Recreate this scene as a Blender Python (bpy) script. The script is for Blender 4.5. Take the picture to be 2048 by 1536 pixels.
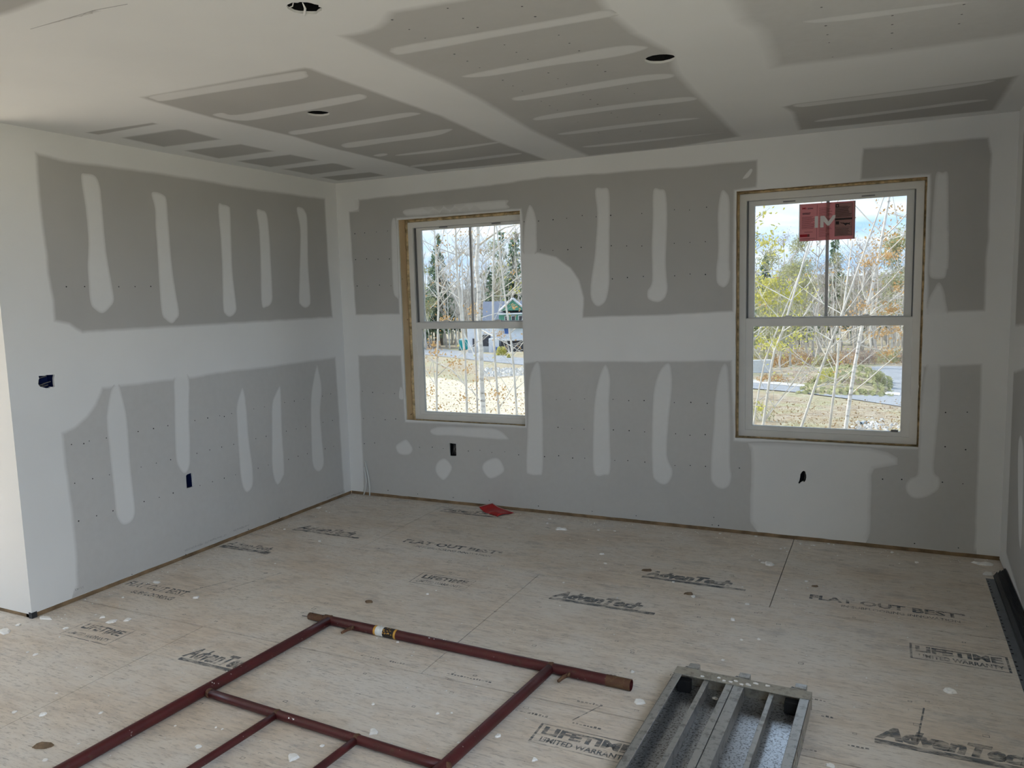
import bpy, bmesh, math, random
import numpy as np
from mathutils import Vector, Matrix, noise
from mathutils.geometry import delaunay_2d_cdt

# ------------------------------------------------------------------ clear
for _o in list(bpy.data.objects):
    bpy.data.objects.remove(_o, do_unlink=True)
SC = bpy.context.scene
COL = SC.collection
PI = math.pi

# ------------------------------------------------------------------ camera
FPX = 1565.4                                   # focal length in pixels of a 2048x1536 frame
CAM = Vector((3.800, -4.925, 1.541))
YAW, PITCH, ROLL = -0.4469, -0.1147, -0.0276


def cam_axes():
    cy, sy, cp, sp = math.cos(YAW), math.sin(YAW), math.cos(PITCH), math.sin(PITCH)
    f = Vector((sy * cp, cy * cp, sp))
    r = Vector((cy, -sy, 0))
    u = r.cross(f)
    cr, sr = math.cos(ROLL), math.sin(ROLL)
    return cr * r + sr * u, -sr * r + cr * u, f


CR, CU, CF = cam_axes()
cam_data = bpy.data.cameras.new('camera')
cam_data.sensor_width = 36.0
cam_data.lens = FPX / 2048 * 36.0
cam_data.clip_start = 0.05
cam_data.clip_end = 2000
cam = bpy.data.objects.new('camera', cam_data)
COL.objects.link(cam)
cam.matrix_world = Matrix((
    (CR.x, CU.x, -CF.x, CAM.x), (CR.y, CU.y, -CF.y, CAM.y),
    (CR.z, CU.z, -CF.z, CAM.z), (0, 0, 0, 1)))
SC.camera = cam

# ------------------------------------------------------------------ world, sun, exposure
SC.view_settings.view_transform = 'Standard'
SC.view_settings.look = 'None'
SC.view_settings.gamma = 1.0
SC.view_settings.use_curve_mapping = False
SC.view_settings.exposure = 1.68
SC.cycles.use_denoising = True
SC.cycles.max_bounces = 8
SC.cycles.diffuse_bounces = 5
SC.cycles.adaptive_threshold = 0.05
SC.cycles.adaptive_min_samples = 16
SC.cycles.transparent_max_bounces = 24
SC.cycles.sample_clamp_indirect = 6.0
SC.cycles.caustics_reflective = False
SC.cycles.caustics_refractive = False

SKY_STRENGTH = 1.6
SUN_STRENGTH = 5.0
SUN_DIR = Vector((-0.80, 0.02, 0.58)).normalized()      # towards the sun

world = bpy.data.worlds.new('overcast_sky')
SC.world = world
world.use_nodes = True
wt = world.node_tree
wt.nodes.clear()


def wn(t, **k):
    n = wt.nodes.new(t)
    for a, b in k.items():
        setattr(n, a, b)
    return n


_out = wn('ShaderNodeOutputWorld')
_bg = wn('ShaderNodeBackground')
_bg.inputs['Strength'].default_value = SKY_STRENGTH
_tc = wn('ShaderNodeTexCoord')
_sep = wn('ShaderNodeSeparateXYZ')
wt.links.new(_tc.outputs['Generated'], _sep.inputs[0])
_zc = wn('ShaderNodeMath', operation='MAXIMUM')
wt.links.new(_sep.outputs['Z'], _zc.inputs[0])
_zc.inputs[1].default_value = 0.0
_za = wn('ShaderNodeMath', operation='ADD')
wt.links.new(_zc.outputs[0], _za.inputs[0])
_za.inputs[1].default_value = 0.11
_dx = wn('ShaderNodeMath', operation='DIVIDE')
_dy = wn('ShaderNodeMath', operation='DIVIDE')
wt.links.new(_sep.outputs['X'], _dx.inputs[0]); wt.links.new(_za.outputs[0], _dx.inputs[1])
wt.links.new(_sep.outputs['Y'], _dy.inputs[0]); wt.links.new(_za.outputs[0], _dy.inputs[1])
_cmb = wn('ShaderNodeCombineXYZ')
wt.links.new(_dx.outputs[0], _cmb.inputs[0]); wt.links.new(_dy.outputs[0], _cmb.inputs[1])
_ns = wn('ShaderNodeTexNoise')
_ns.inputs['Scale'].default_value = 0.75
_ns.inputs['Detail'].default_value = 6
_ns.inputs['Roughness'].default_value = 0.55
wt.links.new(_cmb.outputs[0], _ns.inputs['Vector'])
_cr = wn('ShaderNodeValToRGB')
_cr.color_ramp.elements[0].position = 0.38
_cr.color_ramp.elements[0].color = (0.35, 0.56, 0.86, 1)
_cr.color_ramp.elements[1].position = 0.60
_cr.color_ramp.elements[1].color = (0.80, 0.87, 0.96, 1)
wt.links.new(_ns.outputs['Fac'], _cr.inputs[0])
wt.links.new(_cr.outputs[0], _bg.inputs['Color'])
wt.links.new(_bg.outputs[0], _out.inputs[0])

sun_data = bpy.data.lights.new('sun', 'SUN')
sun_data.energy = SUN_STRENGTH
sun_data.angle = math.radians(0.6)
sun_data.color = (1.0, 0.95, 0.86)
sun = bpy.data.objects.new('sun', sun_data)
COL.objects.link(sun)
sun.rotation_euler = SUN_DIR.to_track_quat('Z', 'Y').to_euler()
sun.location = (-20, -20, 30)


def portal(x, y, z, sx, sz, rot):
    """sampling portal in an unseen opening added to let daylight in"""
    d = bpy.data.lights.new('window_portal', 'AREA')
    d.shape = 'RECTANGLE'
    d.size, d.size_y = sx, sz
    d.cycles.is_portal = True
    o = bpy.data.objects.new('window_portal', d)
    COL.objects.link(o)
    o.location = (x, y, z)
    o.rotation_euler = rot


# room measures (metres): x along the back wall, y into the picture, z up
W, LY, H = 4.400, -2.594, 2.409
XL, YB = -3.2, -9.4                                # far left wall, rear wall of the open plan behind the camera
REAR_OPEN = []                                     # x0, x1, z0, z1
RIGHT_OPEN = [(-4.6, -2.5, 1.05, 2.20), (-9.2, -5.00, 0.05, 2.36)]           # y0, y1, z0, z1: unseen openings, added and sized to light the room
LEFT_OPEN = [(-5.4, -2.70, 0.05, 2.05)]  # unseen opening, added to light the left side
for a in REAR_OPEN:
    portal((a[0] + a[1]) / 2, YB - 0.1, (a[2] + a[3]) / 2, a[1] - a[0], a[3] - a[2], (PI / 2, 0, 0))
for a in RIGHT_OPEN:
    portal(W + 0.1, (a[0] + a[1]) / 2, (a[2] + a[3]) / 2, a[1] - a[0], a[3] - a[2], (PI / 2, 0, PI / 2))
for a in LEFT_OPEN:
    portal(XL - 0.1, (a[0] + a[1]) / 2, (a[2] + a[3]) / 2, a[1] - a[0], a[3] - a[2], (PI / 2, 0, -PI / 2))


# ------------------------------------------------------------------ pixel helpers (a traced outline is put on its real plane)
def ray(u, v):
    return (CF + (u - 1024) / FPX * CR - (v - 768) / FPX * CU).normalized()


def hit(u, v, axis, val):
    d = ray(u, v)
    t = (val - CAM[axis]) / d[axis]
    return CAM + t * d


def on_back(u, v, y=0.0):
    return hit(u, v, 1, y)


def on_left(u, v):
    return hit(u, v, 0, 0.0)


def on_right(u, v):
    return hit(u, v, 0, W)


def on_floor(u, v, z=0.0):
    return hit(u, v, 2, z)


def on_ceil(u, v):
    return hit(u, v, 2, H)


def at(u, v, y):
    return hit(u, v, 1, y)


# ------------------------------------------------------------------ object helpers
def link(o, parent=None):
    COL.objects.link(o)
    if parent is not None:
        o.parent = parent
    return o


def tag(o, label=None, cat=None, group=None, kind=None):
    if label:
        o['label'] = label
    if cat:
        o['category'] = cat
    if group:
        o['group'] = group
    if kind:
        o['kind'] = kind
    return o


def empty(name, loc=(0, 0, 0), rz=0.0):
    o = bpy.data.objects.new(name, None)
    o.empty_display_size = 0.1
    COL.objects.link(o)
    o.location = loc
    o.rotation_euler = (0, 0, rz)
    return o


def thing(name, label, cat, loc=(0, 0, 0), rz=0.0, group=None):
    return tag(empty(name, loc, rz), label, cat, group)


class MB:
    """collects geometry in world (or local) space; build() makes ONE mesh object"""

    def __init__(self):
        self.v, self.f = [], []

    def add(self, vs, fs):
        n = len(self.v)
        self.v += [tuple(p) for p in vs]
        self.f += [tuple(i + n for i in f) for f in fs]
        return self

    def box(self, x0, x1, y0, y1, z0, z1):
        vs = [(x0, y0, z0), (x1, y0, z0), (x1, y1, z0), (x0, y1, z0), (x0, y0, z1), (x1, y0, z1), (x1, y1, z1), (x0, y1, z1)]
        return self.add(vs, [(3, 2, 1, 0), (4, 5, 6, 7), (0, 1, 5, 4), (1, 2, 6, 5), (2, 3, 7, 6), (3, 0, 4, 7)])

    def ring(self, x0, x1, z0, z1, w, y0, y1):
        """rectangular frame in the xz plane; w = (left, right, bottom, top) or one width"""
        if not isinstance(w, tuple):
            w = (w, w, w, w)
        a = [(x0, z0), (x1, z0), (x1, z1), (x0, z1)]
        b = [(x0 + w[0], z0 + w[2]), (x1 - w[1], z0 + w[2]), (x1 - w[1], z1 - w[3]), (x0 + w[0], z1 - w[3])]
        vs = [(p[0], y0, p[1]) for p in a + b] + [(p[0], y1, p[1]) for p in a + b]
        fs = []
        for i in range(4):
            j = (i + 1) % 4
            fs += [(i, j, 4 + j, 4 + i), (8 + j, 8 + i, 12 + i, 12 + j), (j, i, 8 + i, 8 + j), (4 + i, 4 + j, 12 + j, 12 + i)]
        return self.add(vs, fs)

    def tube(self, path, radii, n=8, caps=True, hollow=False):
        path = [Vector(p) for p in path]
        if not isinstance(radii, (list, tuple)):
            radii = [radii] * len(path)
        base = len(self.v)
        ref = None
        for i, p in enumerate(path):
            d = (path[min(i + 1, len(path) - 1)] - path[max(i - 1, 0)])
            d = d.normalized() if d.length > 1e-9 else Vector((0, 0, 1))
            if ref is None:
                ref = d.cross(Vector((0, 0, 1)) if abs(d.z) < 0.9 else Vector((1, 0, 0))).normalized()
            s = (ref - d * ref.dot(d))
            s = s.normalized() if s.length > 1e-6 else d.orthogonal().normalized()
            ref = s
            t = d.cross(s)
            for k in range(n):
                a = 2 * PI * k / n
                self.v.append(tuple(p + radii[i] * (math.cos(a) * s + math.sin(a) * t)))
        for i in range(len(path) - 1):
            for k in range(n):
                a, b = base + i * n + k, base + i * n + (k + 1) % n
                self.f.append((a, b, b + n, a + n))
        if caps and not hollow:
            self.f.append(tuple(base + k for k in reversed(range(n))))
            e = base + (len(path) - 1) * n
            self.f.append(tuple(e + k for k in range(n)))
        return self

    def prism(self, poly, z0, z1):
        """polygon in xy extruded in z"""
        n = len(poly)
        vs = [(p[0], p[1], z0) for p in poly] + [(p[0], p[1], z1) for p in poly]
        fs = [tuple(reversed(range(n))), tuple(range(n, 2 * n))]
        fs += [(i, (i + 1) % n, n + (i + 1) % n, n + i) for i in range(n)]
        return self.add(vs, fs)

    def build(self, name, mat, parent=None, origin=None, smooth=False, bevel=0.0, loc=None):
        o0 = Vector(origin) if origin is not None else Vector((0, 0, 0))
        me = bpy.data.meshes.new(name)
        me.from_pydata([tuple(Vector(p) - o0) for p in self.v], [], self.f)
        me.update()
        if mat is not None:
            me.materials.append(mat)
        if smooth:
            me.polygons.foreach_set('use_smooth', [True] * len(me.polygons))
        o = bpy.data.objects.new(name, me)
        link(o, parent)
        if loc is not None:
            o.location = loc
        elif origin is not None and parent is None:
            o.location = o0
        if bevel > 0:
            m = o.modifiers.new('bevel', 'BEVEL')
            m.width = bevel
            m.segments = 2
            m.limit_method = 'ANGLE'
        return o


# ------------------------------------------------------------------ materials
MATS = {}


class NT:
    def __init__(self, name):
        self.m = bpy.data.materials.new(name)
        self.m.use_nodes = True
        self.t = self.m.node_tree
        self.t.nodes.clear()
        self.out = self.t.nodes.new('ShaderNodeOutputMaterial')
        self.b = self.t.nodes.new('ShaderNodeBsdfPrincipled')
        self.t.links.new(self.b.outputs[0], self.out.inputs[0])

    def n(self, t, **k):
        x = self.t.nodes.new(t)
        for a, b in k.items():
            setattr(x, a, b)
        return x

    def l(self, a, b):
        self.t.links.new(a, b)

    def set(self, **k):
        for a, b in k.items():
            self.b.inputs[a.replace('_', ' ')].default_value = b

    def pos(self, scale=(1, 1, 1)):
        g = self.n('ShaderNodeNewGeometry')
        m = self.n('ShaderNodeMapping')
        m.inputs['Scale'].default_value = scale
        self.l(g.outputs['Position'], m.inputs['Vector'])
        return m.outputs[0]

    def noise(self, vec, scale, detail=4, rough=0.55):
        x = self.n('ShaderNodeTexNoise')
        x.inputs['Scale'].default_value = scale
        x.inputs['Detail'].default_value = detail
        x.inputs['Roughness'].default_value = rough
        self.l(vec, x.inputs['Vector'])
        return x.outputs['Fac']

    def ramp(self, fac, stops):
        x = self.n('ShaderNodeValToRGB')
        e = x.color_ramp.elements
        while len(e) < len(stops):
            e.new(0.5)
        for i, (p, c) in enumerate(stops):
            e[i].position = p
            e[i].color = (*c, 1) if len(c) == 3 else c
        self.l(fac, x.inputs[0])
        return x.outputs[0]

    def mix(self, fac, a, b, blend='MIX'):
        x = self.n('ShaderNodeMix', data_type='RGBA', blend_type=blend)
        for s, v in ((x.inputs['Factor'], fac), (x.inputs['A'], a), (x.inputs['B'], b)):
            pass
        for key, v in ((0, fac), (6, a), (7, b)):
            if isinstance(v, (int, float)):
                x.inputs[key].default_value = v
            elif isinstance(v, tuple):
                x.inputs[key].default_value = (*v, 1) if len(v) == 3 else v
            else:
                self.l(v, x.inputs[key])
        return x.outputs[2]

    def math(self, op, a, b=None, clamp=False):
        x = self.n('ShaderNodeMath', operation=op)
        x.use_clamp = clamp
        for i, v in enumerate((a, b)):
            if v is None:
                continue
            if isinstance(v, (int, float)):
                x.inputs[i].default_value = v
            else:
                self.l(v, x.inputs[i])
        return x.outputs[0]

    def bump(self, h, strength=0.2, dist=0.002):
        x = self.n('ShaderNodeBump')
        x.inputs['Strength'].default_value = strength
        x.inputs['Distance'].default_value = dist
        self.l(h, x.inputs['Height'])
        self.l(x.outputs[0], self.b.inputs['Normal'])

    def color(self, c):
        if isinstance(c, tuple):
            self.b.inputs['Base Color'].default_value = (*c, 1)
        else:
            self.l(c, self.b.inputs['Base Color'])


def plain(name, c, rough=0.7, metal=0.0, var=0.0, scale=8.0, bump=0.0, spec=0.3):
    q = NT(name)
    q.set(Roughness=rough, Metallic=metal)
    q.b.inputs['Specular IOR Level'].default_value = spec
    if var > 0:
        f = q.noise(q.pos(), scale)
        lo = tuple(x * (1 - var) for x in c)
        hi = tuple(min(1, x * (1 + var)) for x in c)
        q.color(q.ramp(f, [(0.3, lo), (0.7, hi)]))
        if bump:
            q.bump(f, bump, 0.01)
    else:
        q.color(c)
    MATS[name] = q.m
    return q.m


PAPER = (0.458, 0.450, 0.430)
MUD = (0.760, 0.760, 0.745)


def m_drywall():
    q = NT('drywall')
    q.set(Roughness=0.85)
    q.b.inputs['Specular IOR Level'].default_value = 0.2
    a = q.n('ShaderNodeAttribute')
    a.attribute_name = 'mud'
    big = q.noise(q.pos(), 1.7, 3)
    fine = q.noise(q.pos((1, 1, 1)), 26, 4)
    d = q.math('MULTIPLY', q.math('SUBTRACT', fine, 0.5), 0.22)
    amt = q.math('MULTIPLY', q.math('MULTIPLY', a.outputs['Fac'], q.math('SUBTRACT', 1.0, a.outputs['Fac'])), 4.0)
    fac = q.math('ADD', a.outputs['Fac'], q.math('MULTIPLY', d, amt), clamp=True)
    paper = q.ramp(big, [(0.3, tuple(x * 0.965 for x in PAPER)), (0.7, tuple(x * 1.035 for x in PAPER))])
    mudc = q.ramp(big, [(0.3, tuple(x * 0.975 for x in MUD)), (0.7, tuple(x * 1.025 for x in MUD))])
    q.color(q.mix(fac, paper, mudc))
    q.bump(q.noise(q.pos(), 90, 3), 0.05, 0.001)
    MATS['drywall'] = q.m


def m_floor():
    q = NT('subfloor')
    q.set(Roughness=0.72)
    q.b.inputs['Specular IOR Level'].default_value = 0.3
    base = q.ramp(q.noise(q.pos((0.7, 1.0, 1)), 1.3, 4), [(0.32, (0.685, 0.575, 0.465)), (0.68, (0.755, 0.67, 0.57))])
    # strands of the board: long thin flakes lying mostly along x
    s0 = q.noise(q.pos((6, 30, 1)), 1.0, 4, 0.65)
    c = q.mix(q.ramp(s0, [(0.42, (0, 0, 0)), (0.66, (0.55, 0.55, 0.55))]), base, (0.46, 0.38, 0.31))
    dust = q.noise(q.pos((1.0, 1.6, 1)), 1.6, 7, 0.72)
    c = q.mix(q.ramp(dust, [(0.40, (0.10, 0.10, 0.10)), (0.62, (0.85, 0.85, 0.85))]), c, (0.750, 0.710, 0.658))
    s1 = q.noise(q.pos((14, 90, 1)), 1.0, 4, 0.65)
    c = q.mix(q.ramp(s1, [(0.53, (0, 0, 0)), (0.68, (0.50, 0.50, 0.50))]), c, (0.33, 0.28, 0.24))
    patchy = q.ramp(q.noise(q.pos((1, 1.4, 1)), 1.9, 4, 0.65), [(0.36, (0.25, 0.25, 0.25)), (0.60, (1, 1, 1))])
    s2 = q.noise(q.pos((24, 165, 1)), 1.0, 4, 0.6)
    k = q.math('MULTIPLY', q.ramp(s2, [(0.59, (0, 0, 0)), (0.68, (0.72, 0.72, 0.72))]), patchy)
    c = q.mix(k, c, (0.14, 0.12, 0.105))
    s4 = q.noise(q.pos((80, 60, 1)), 1.0, 3, 0.6)
    k4 = q.math('MULTIPLY', q.ramp(s4, [(0.66, (0, 0, 0)), (0.72, (0.6, 0.6, 0.6))]), patchy)
    c = q.mix(k4, c, (0.12, 0.105, 0.095))
    sm = q.noise(q.pos((3.0, 6, 1)), 1.0, 6, 0.75)
    c = q.mix(q.ramp(sm, [(0.56, (0, 0, 0)), (0.72, (0.60, 0.60, 0.60))]), c, (0.34, 0.325, 0.315))
    wh = q.noise(q.pos((5.0, 9, 1)), 1.0, 5, 0.75)
    c = q.mix(q.ramp(wh, [(0.64, (0, 0, 0)), (0.76, (0.6, 0.6, 0.6))]), c, (0.84, 0.83, 0.81))
    q.color(c)
    q.bump(s2, 0.10, 0.002)
    MATS['subfloor'] = q.m


def m_ink():
    q = NT('stamp_ink')
    q.set(Roughness=0.8)
    q.color((0.135, 0.15, 0.165))
    tr = q.n('ShaderNodeBsdfTransparent')
    mx = q.n('ShaderNodeMixShader')
    f = q.noise(q.pos((14, 40, 1)), 1.0, 4, 0.7)
    g = q.noise(q.pos(), 3.0, 2)
    fac = q.math('ADD', q.ramp(f, [(0.38, (0.12, 0.12, 0.12)), (0.60, (0.85, 0.85, 0.85))]),
                 q.math('MULTIPLY', q.math('SUBTRACT', g, 0.5), 1.0), clamp=True)
    fac = q.math('MAXIMUM', fac, 0.30)
    q.l(fac, mx.inputs[0])
    q.l(q.b.outputs[0], mx.inputs[1])
    q.l(tr.outputs[0], mx.inputs[2])
    q.l(mx.outputs[0], q.out.inputs[0])
    MATS['ink'] = q.m


def m_glass():
    q = NT('window_glass')
    tr = q.n('ShaderNodeBsdfTransparent')
    tr.inputs[0].default_value = (0.53, 0.54, 0.54, 1)          # double glazing, tinted dark to hold down the bright view outside
    gl = q.n('ShaderNodeBsdfGlossy')
    gl.inputs['Roughness'].default_value = 0.02
    mx = q.n('ShaderNodeMixShader')
    fr = q.n('ShaderNodeFresnel')
    fr.inputs['IOR'].default_value = 1.35
    q.l(fr.outputs[0], mx.inputs[0])
    q.l(tr.outputs[0], mx.inputs[1])
    q.l(gl.outputs[0], mx.inputs[2])
    q.l(mx.outputs[0], q.out.inputs[0])
    MATS['glass'] = q.m


def m_red():
    q = NT('red_painted_steel')
    q.set(Roughness=0.42)
    base = q.ramp(q.noise(q.pos(), 9, 5), [(0.3, (0.055, 0.008, 0.009)), (0.7, (0.095, 0.013, 0.014))])
    rust = q.noise(q.pos(), 38, 6, 0.7)
    c = q.mix(q.ramp(rust, [(0.58, (0, 0, 0)), (0.68, (0.8, 0.8, 0.8))]), base, (0.075, 0.035, 0.022))
    spl = q.noise(q.pos(), 55, 3, 0.6)
    c = q.mix(q.ramp(spl, [(0.70, (0, 0, 0)), (0.73, (0.8, 0.8, 0.8))]), c, (0.52, 0.47, 0.44))
    q.color(c)
    q.bump(rust, 0.15, 0.002)
    MATS['red'] = q.m


def m_metal(name, c, rough, spot, spotc, scale, metal=0.85, lo=0.5, hi=0.62):
    q = NT(name)
    f = q.noise(q.pos(), scale, 5, 0.7)
    fac = q.ramp(f, [(lo, (0, 0, 0)), (hi, (spot, spot, spot))])
    q.color(q.mix(fac, c, spotc))
    q.set(Roughness=rough, Metallic=metal)
    MATS[name] = q.m


def m_wood():
    q = NT('framing_lumber')
    q.set(Roughness=0.75)
    f = q.noise(q.pos((60, 6, 3)), 1.0, 4)
    c = q.ramp(f, [(0.3, (0.58, 0.42, 0.24)), (0.7, (0.72, 0.56, 0.35))])
    k = q.noise(q.pos((30, 10, 22)), 1.0, 1)
    c = q.mix(q.ramp(k, [(0.74, (0, 0, 0)), (0.78, (0.85, 0.85, 0.85))]), c, (0.10, 0.05, 0.025))
    q.color(c)
    MATS['wood'] = q.m


def leaf_mat(name, c1, c2, tr=0.35):
    q = NT(name)
    g = q.n('ShaderNodeObjectInfo')
    f = q.noise(q.pos(), 1.3, 2)
    c = q.ramp(f, [(0.35, c1), (0.65, c2)])
    d = q.n('ShaderNodeBsdfDiffuse')
    t = q.n('ShaderNodeBsdfTranslucent')
    q.l(c, d.inputs[0]); q.l(c, t.inputs[0])
    mx = q.n('ShaderNodeMixShader')
    mx.inputs[0].default_value = tr
    q.l(d.outputs[0], mx.inputs[1]); q.l(t.outputs[0], mx.inputs[2])
    q.l(mx.outputs[0], q.out.inputs[0])
    MATS[name] = q.m


def m_birch():
    q = NT('birch_bark')
    q.set(Roughness=0.8)
    f = q.noise(q.pos((4, 4, 14)), 1.0, 4, 0.65)
    q.color(q.ramp(f, [(0.40, (0.80, 0.78, 0.74)), (0.60, (0.62, 0.60, 0.58)), (0.70, (0.16, 0.14, 0.13))]))
    MATS['birch'] = q.m


def m_terrain():
    q = NT('rough_ground')
    q.set(Roughness=0.95)
    a = q.ramp(q.noise(q.pos(), 0.30, 6, 0.65), [(0.30, (0.24, 0.18, 0.12)), (0.47, (0.44, 0.34, 0.22)), (0.60, (0.36, 0.35, 0.17)), (0.75, (0.50, 0.45, 0.36))])
    b = q.noise(q.pos(), 2.4, 7, 0.8)
    c = q.mix(q.ramp(b, [(0.46, (0, 0, 0)), (0.62, (0.85, 0.85, 0.85))]), a, (0.62, 0.56, 0.46))
    c = q.mix(q.ramp(q.noise(q.pos(), 3.7, 6, 0.8), [(0.52, (0, 0, 0)), (0.66, (0.8, 0.8, 0.8))]), c, (0.17, 0.13, 0.09))
    q.color(c)
    q.bump(b, 0.6, 0.15)
    MATS['ground'] = q.m


m_drywall(); m_floor(); m_ink(); m_glass(); m_red(); m_wood(); m_birch(); m_terrain()
m_metal('aluminium', (0.47, 0.46, 0.435), 0.42, 0.8, (0.25, 0.24, 0.22), 30, 0.7)
m_metal('dusty_bar', (0.40, 0.37, 0.31), 0.6, 0.8, (0.24, 0.22, 0.18), 40, 0.35)
m_metal('deck_sheet', (0.60, 0.61, 0.63), 0.28, 0.9, (0.16, 0.15, 0.145), 120, 0.9, 0.50, 0.60)
m_metal('bead_steel', (0.035, 0.038, 0.042), 0.5, 0.5, (0.02, 0.021, 0.023), 20, 0.4)
m_metal('strip_steel', (0.16, 0.175, 0.20), 0.45, 0.5, (0.10, 0.11, 0.125), 20, 0.5)
m_metal('rusty_steel', (0.125, 0.058, 0.032), 0.7, 0.7, (0.17, 0.105, 0.05), 45, 0.3)
plain('dark_base', (0.05, 0.04, 0.035), 0.9)
plain('plate_wood', (0.22, 0.15, 0.085), 0.85, var=0.45, scale=9)
plain('vinyl', (0.74, 0.73, 0.69), 0.42, var=0.04, scale=5)
plain('track_grey', (0.16, 0.16, 0.16), 0.5)
plain('foam', (0.55, 0.43, 0.25), 0.9, var=0.5, scale=30, bump=0.6)
plain('screw', (0.035, 0.035, 0.035), 0.5, 0.4)
plain('black', (0.012, 0.012, 0.012), 0.8)
plain('can_black', (0.008, 0.008, 0.009), 0.7)
plain('blue_plastic', (0.006, 0.015, 0.075), 0.5)
plain('wire_grey', (0.16, 0.15, 0.14), 0.6)
plain('cable_white', (0.66, 0.68, 0.66), 0.5)
plain('chip_white', (0.90, 0.89, 0.865), 0.9, var=0.06, scale=40)
plain('chip_brown', (0.20, 0.14, 0.09), 0.9, var=0.3, scale=40)
plain('red_paper', (0.38, 0.022, 0.022), 0.35, var=0.2, scale=14)
plain('paper_edge', (0.62, 0.42, 0.38), 0.8)

plain('print_dark', (0.035, 0.025, 0.025), 0.7)
plain('print_maroon', (0.20, 0.055, 0.055), 0.7)
plain('print_red', (0.42, 0.012, 0.02), 0.6)
plain('print_white', (0.78, 0.76, 0.74), 0.6)
plain('print_grey', (0.28, 0.28, 0.28), 0.8)
plain('label_gold', (0.60, 0.33, 0.06), 0.5)
plain('label_black', (0.025, 0.02, 0.018), 0.5)
plain('label_white', (0.70, 0.72, 0.70), 0.6, var=0.15, scale=60)
plain('bark_grey', (0.52, 0.48, 0.44), 0.9, var=0.2, scale=3)
plain('bark_light', (0.66, 0.63, 0.58), 0.9, var=0.2, scale=3)
plain('bark_dark', (0.20, 0.17, 0.15), 0.9, var=0.3, scale=3)
leaf_mat('sticker_pink', (0.74, 0.40, 0.40), (0.78, 0.42, 0.42), 0.65)
leaf_mat('sticker_tan', (0.60, 0.45, 0.42), (0.64, 0.48, 0.45), 0.65)
leaf_mat('leaf_orange', (0.46, 0.29, 0.13), (0.60, 0.40, 0.20))
leaf_mat('leaf_litter', (0.26, 0.17, 0.09), (0.42, 0.30, 0.17))
leaf_mat('leaf_tan', (0.40, 0.32, 0.20), (0.58, 0.50, 0.36))
leaf_mat('leaf_yellow', (0.50, 0.48, 0.10), (0.62, 0.58, 0.22))
leaf_mat('leaf_green', (0.38, 0.38, 0.20), (0.47, 0.47, 0.28))
leaf_mat('leaf_conifer', (0.19, 0.27, 0.19), (0.28, 0.36, 0.25))  # green paled to stand for haze over the far woods
leaf_mat('leaf_red', (0.42, 0.32, 0.27), (0.52, 0.42, 0.35))
plain('road_asphalt', (0.33, 0.34, 0.36), 0.9, var=0.12, scale=0.6)
plain('road_gravel', (0.60, 0.57, 0.53), 0.95, var=0.15, scale=1.5)
plain('sand', (0.64, 0.56, 0.42), 0.95, var=0.22, scale=1.6, bump=0.9)
plain('stone', (0.55, 0.53, 0.50), 0.9, var=0.25, scale=2)
plain('concrete', (0.62, 0.62, 0.62), 0.9, var=0.08, scale=1)
plain('forest_hill', (0.22, 0.20, 0.17), 1.0, var=0.35, scale=0.25)
plain('siding_white', (0.72, 0.74, 0.78), 0.7)
plain('siding_green', (0.10, 0.30, 0.22), 0.7)
plain('roof_grey', (0.20, 0.22, 0.28), 0.8)
plain('house_dark', (0.06, 0.06, 0.07), 0.5)
plain('house_blue', (0.06, 0.14, 0.40), 0.6)
plain('teal_plastic', (0.02, 0.36, 0.38), 0.5)
plain('teal_roof', (0.50, 0.66, 0.66), 0.5)
M = MATS


def set_mud(me, vals):
    a = me.attributes.new('mud', 'FLOAT', 'POINT')
    a.data.foreach_set('value', vals)


# ------------------------------------------------------------------ plates with holes, text
def curve_plate(name, loops, thick, mat, parent=None, mud=None):
    """loops in local xy (first outer, rest holes) filled with even-odd rule, z from 0 to -thick"""
    cu = bpy.data.curves.new(name, 'CURVE')
    cu.dimensions = '2D'
    cu.fill_mode = 'BOTH'
    cu.extrude = thick / 2
    for lp in loops:
        s = cu.splines.new('POLY')
        s.points.add(len(lp) - 1)
        for i, p in enumerate(lp):
            s.points[i].co = (p[0], p[1], 0, 1)
        s.use_cyclic_u = True
    tmp = bpy.data.objects.new(name + '_tmp', cu)
    COL.objects.link(tmp)
    dg = bpy.context.evaluated_depsgraph_get()
    dg.update()
    me = bpy.data.meshes.new_from_object(tmp.evaluated_get(dg))
    bpy.data.objects.remove(tmp, do_unlink=True)
    bpy.data.curves.remove(cu)
    me.name = name
    me.materials.clear()
    me.materials.append(mat)
    if mud is not None:
        set_mud(me, [mud] * len(me.vertices))
    o = bpy.data.objects.new(name, me)
    link(o, parent)
    return o


def text_mesh(name, body, height, mat, mw, parent=None, stretch=1.0, shear=0.0, bold=0.0, width=None):
    """lettering: cap height = height; mw maps local xy to the world. width sets the total length"""
    cu = bpy.data.curves.new(name, 'FONT')
    cu.body = body
    cu.size = height / 0.70
    cu.shear = shear
    cu.offset = bold * height
    cu.extrude = 0.0
    cu.resolution_u = 2
    tmp = bpy.data.objects.new(name + '_tmp', cu)
    COL.objects.link(tmp)
    dg = bpy.context.evaluated_depsgraph_get()
    dg.update()
    me = bpy.data.meshes.new_from_object(tmp.evaluated_get(dg))
    bpy.data.objects.remove(tmp, do_unlink=True)
    bpy.data.curves.remove(cu)
    xs = [v.co.x for v in me.vertices]
    if width is not None and xs:
        stretch = width / (max(xs) - min(xs))
        x0 = min(xs)
    else:
        x0 = 0
    for v in me.vertices:
        v.co = mw @ Vector(((v.co.x - x0) * stretch, v.co.y, v.co.z))
    me.name = name
    me.materials.clear()
    me.materials.append(mat)
    o = bpy.data.objects.new(name, me)
    link(o, parent)
    return o


RNG = random.Random(7)


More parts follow.
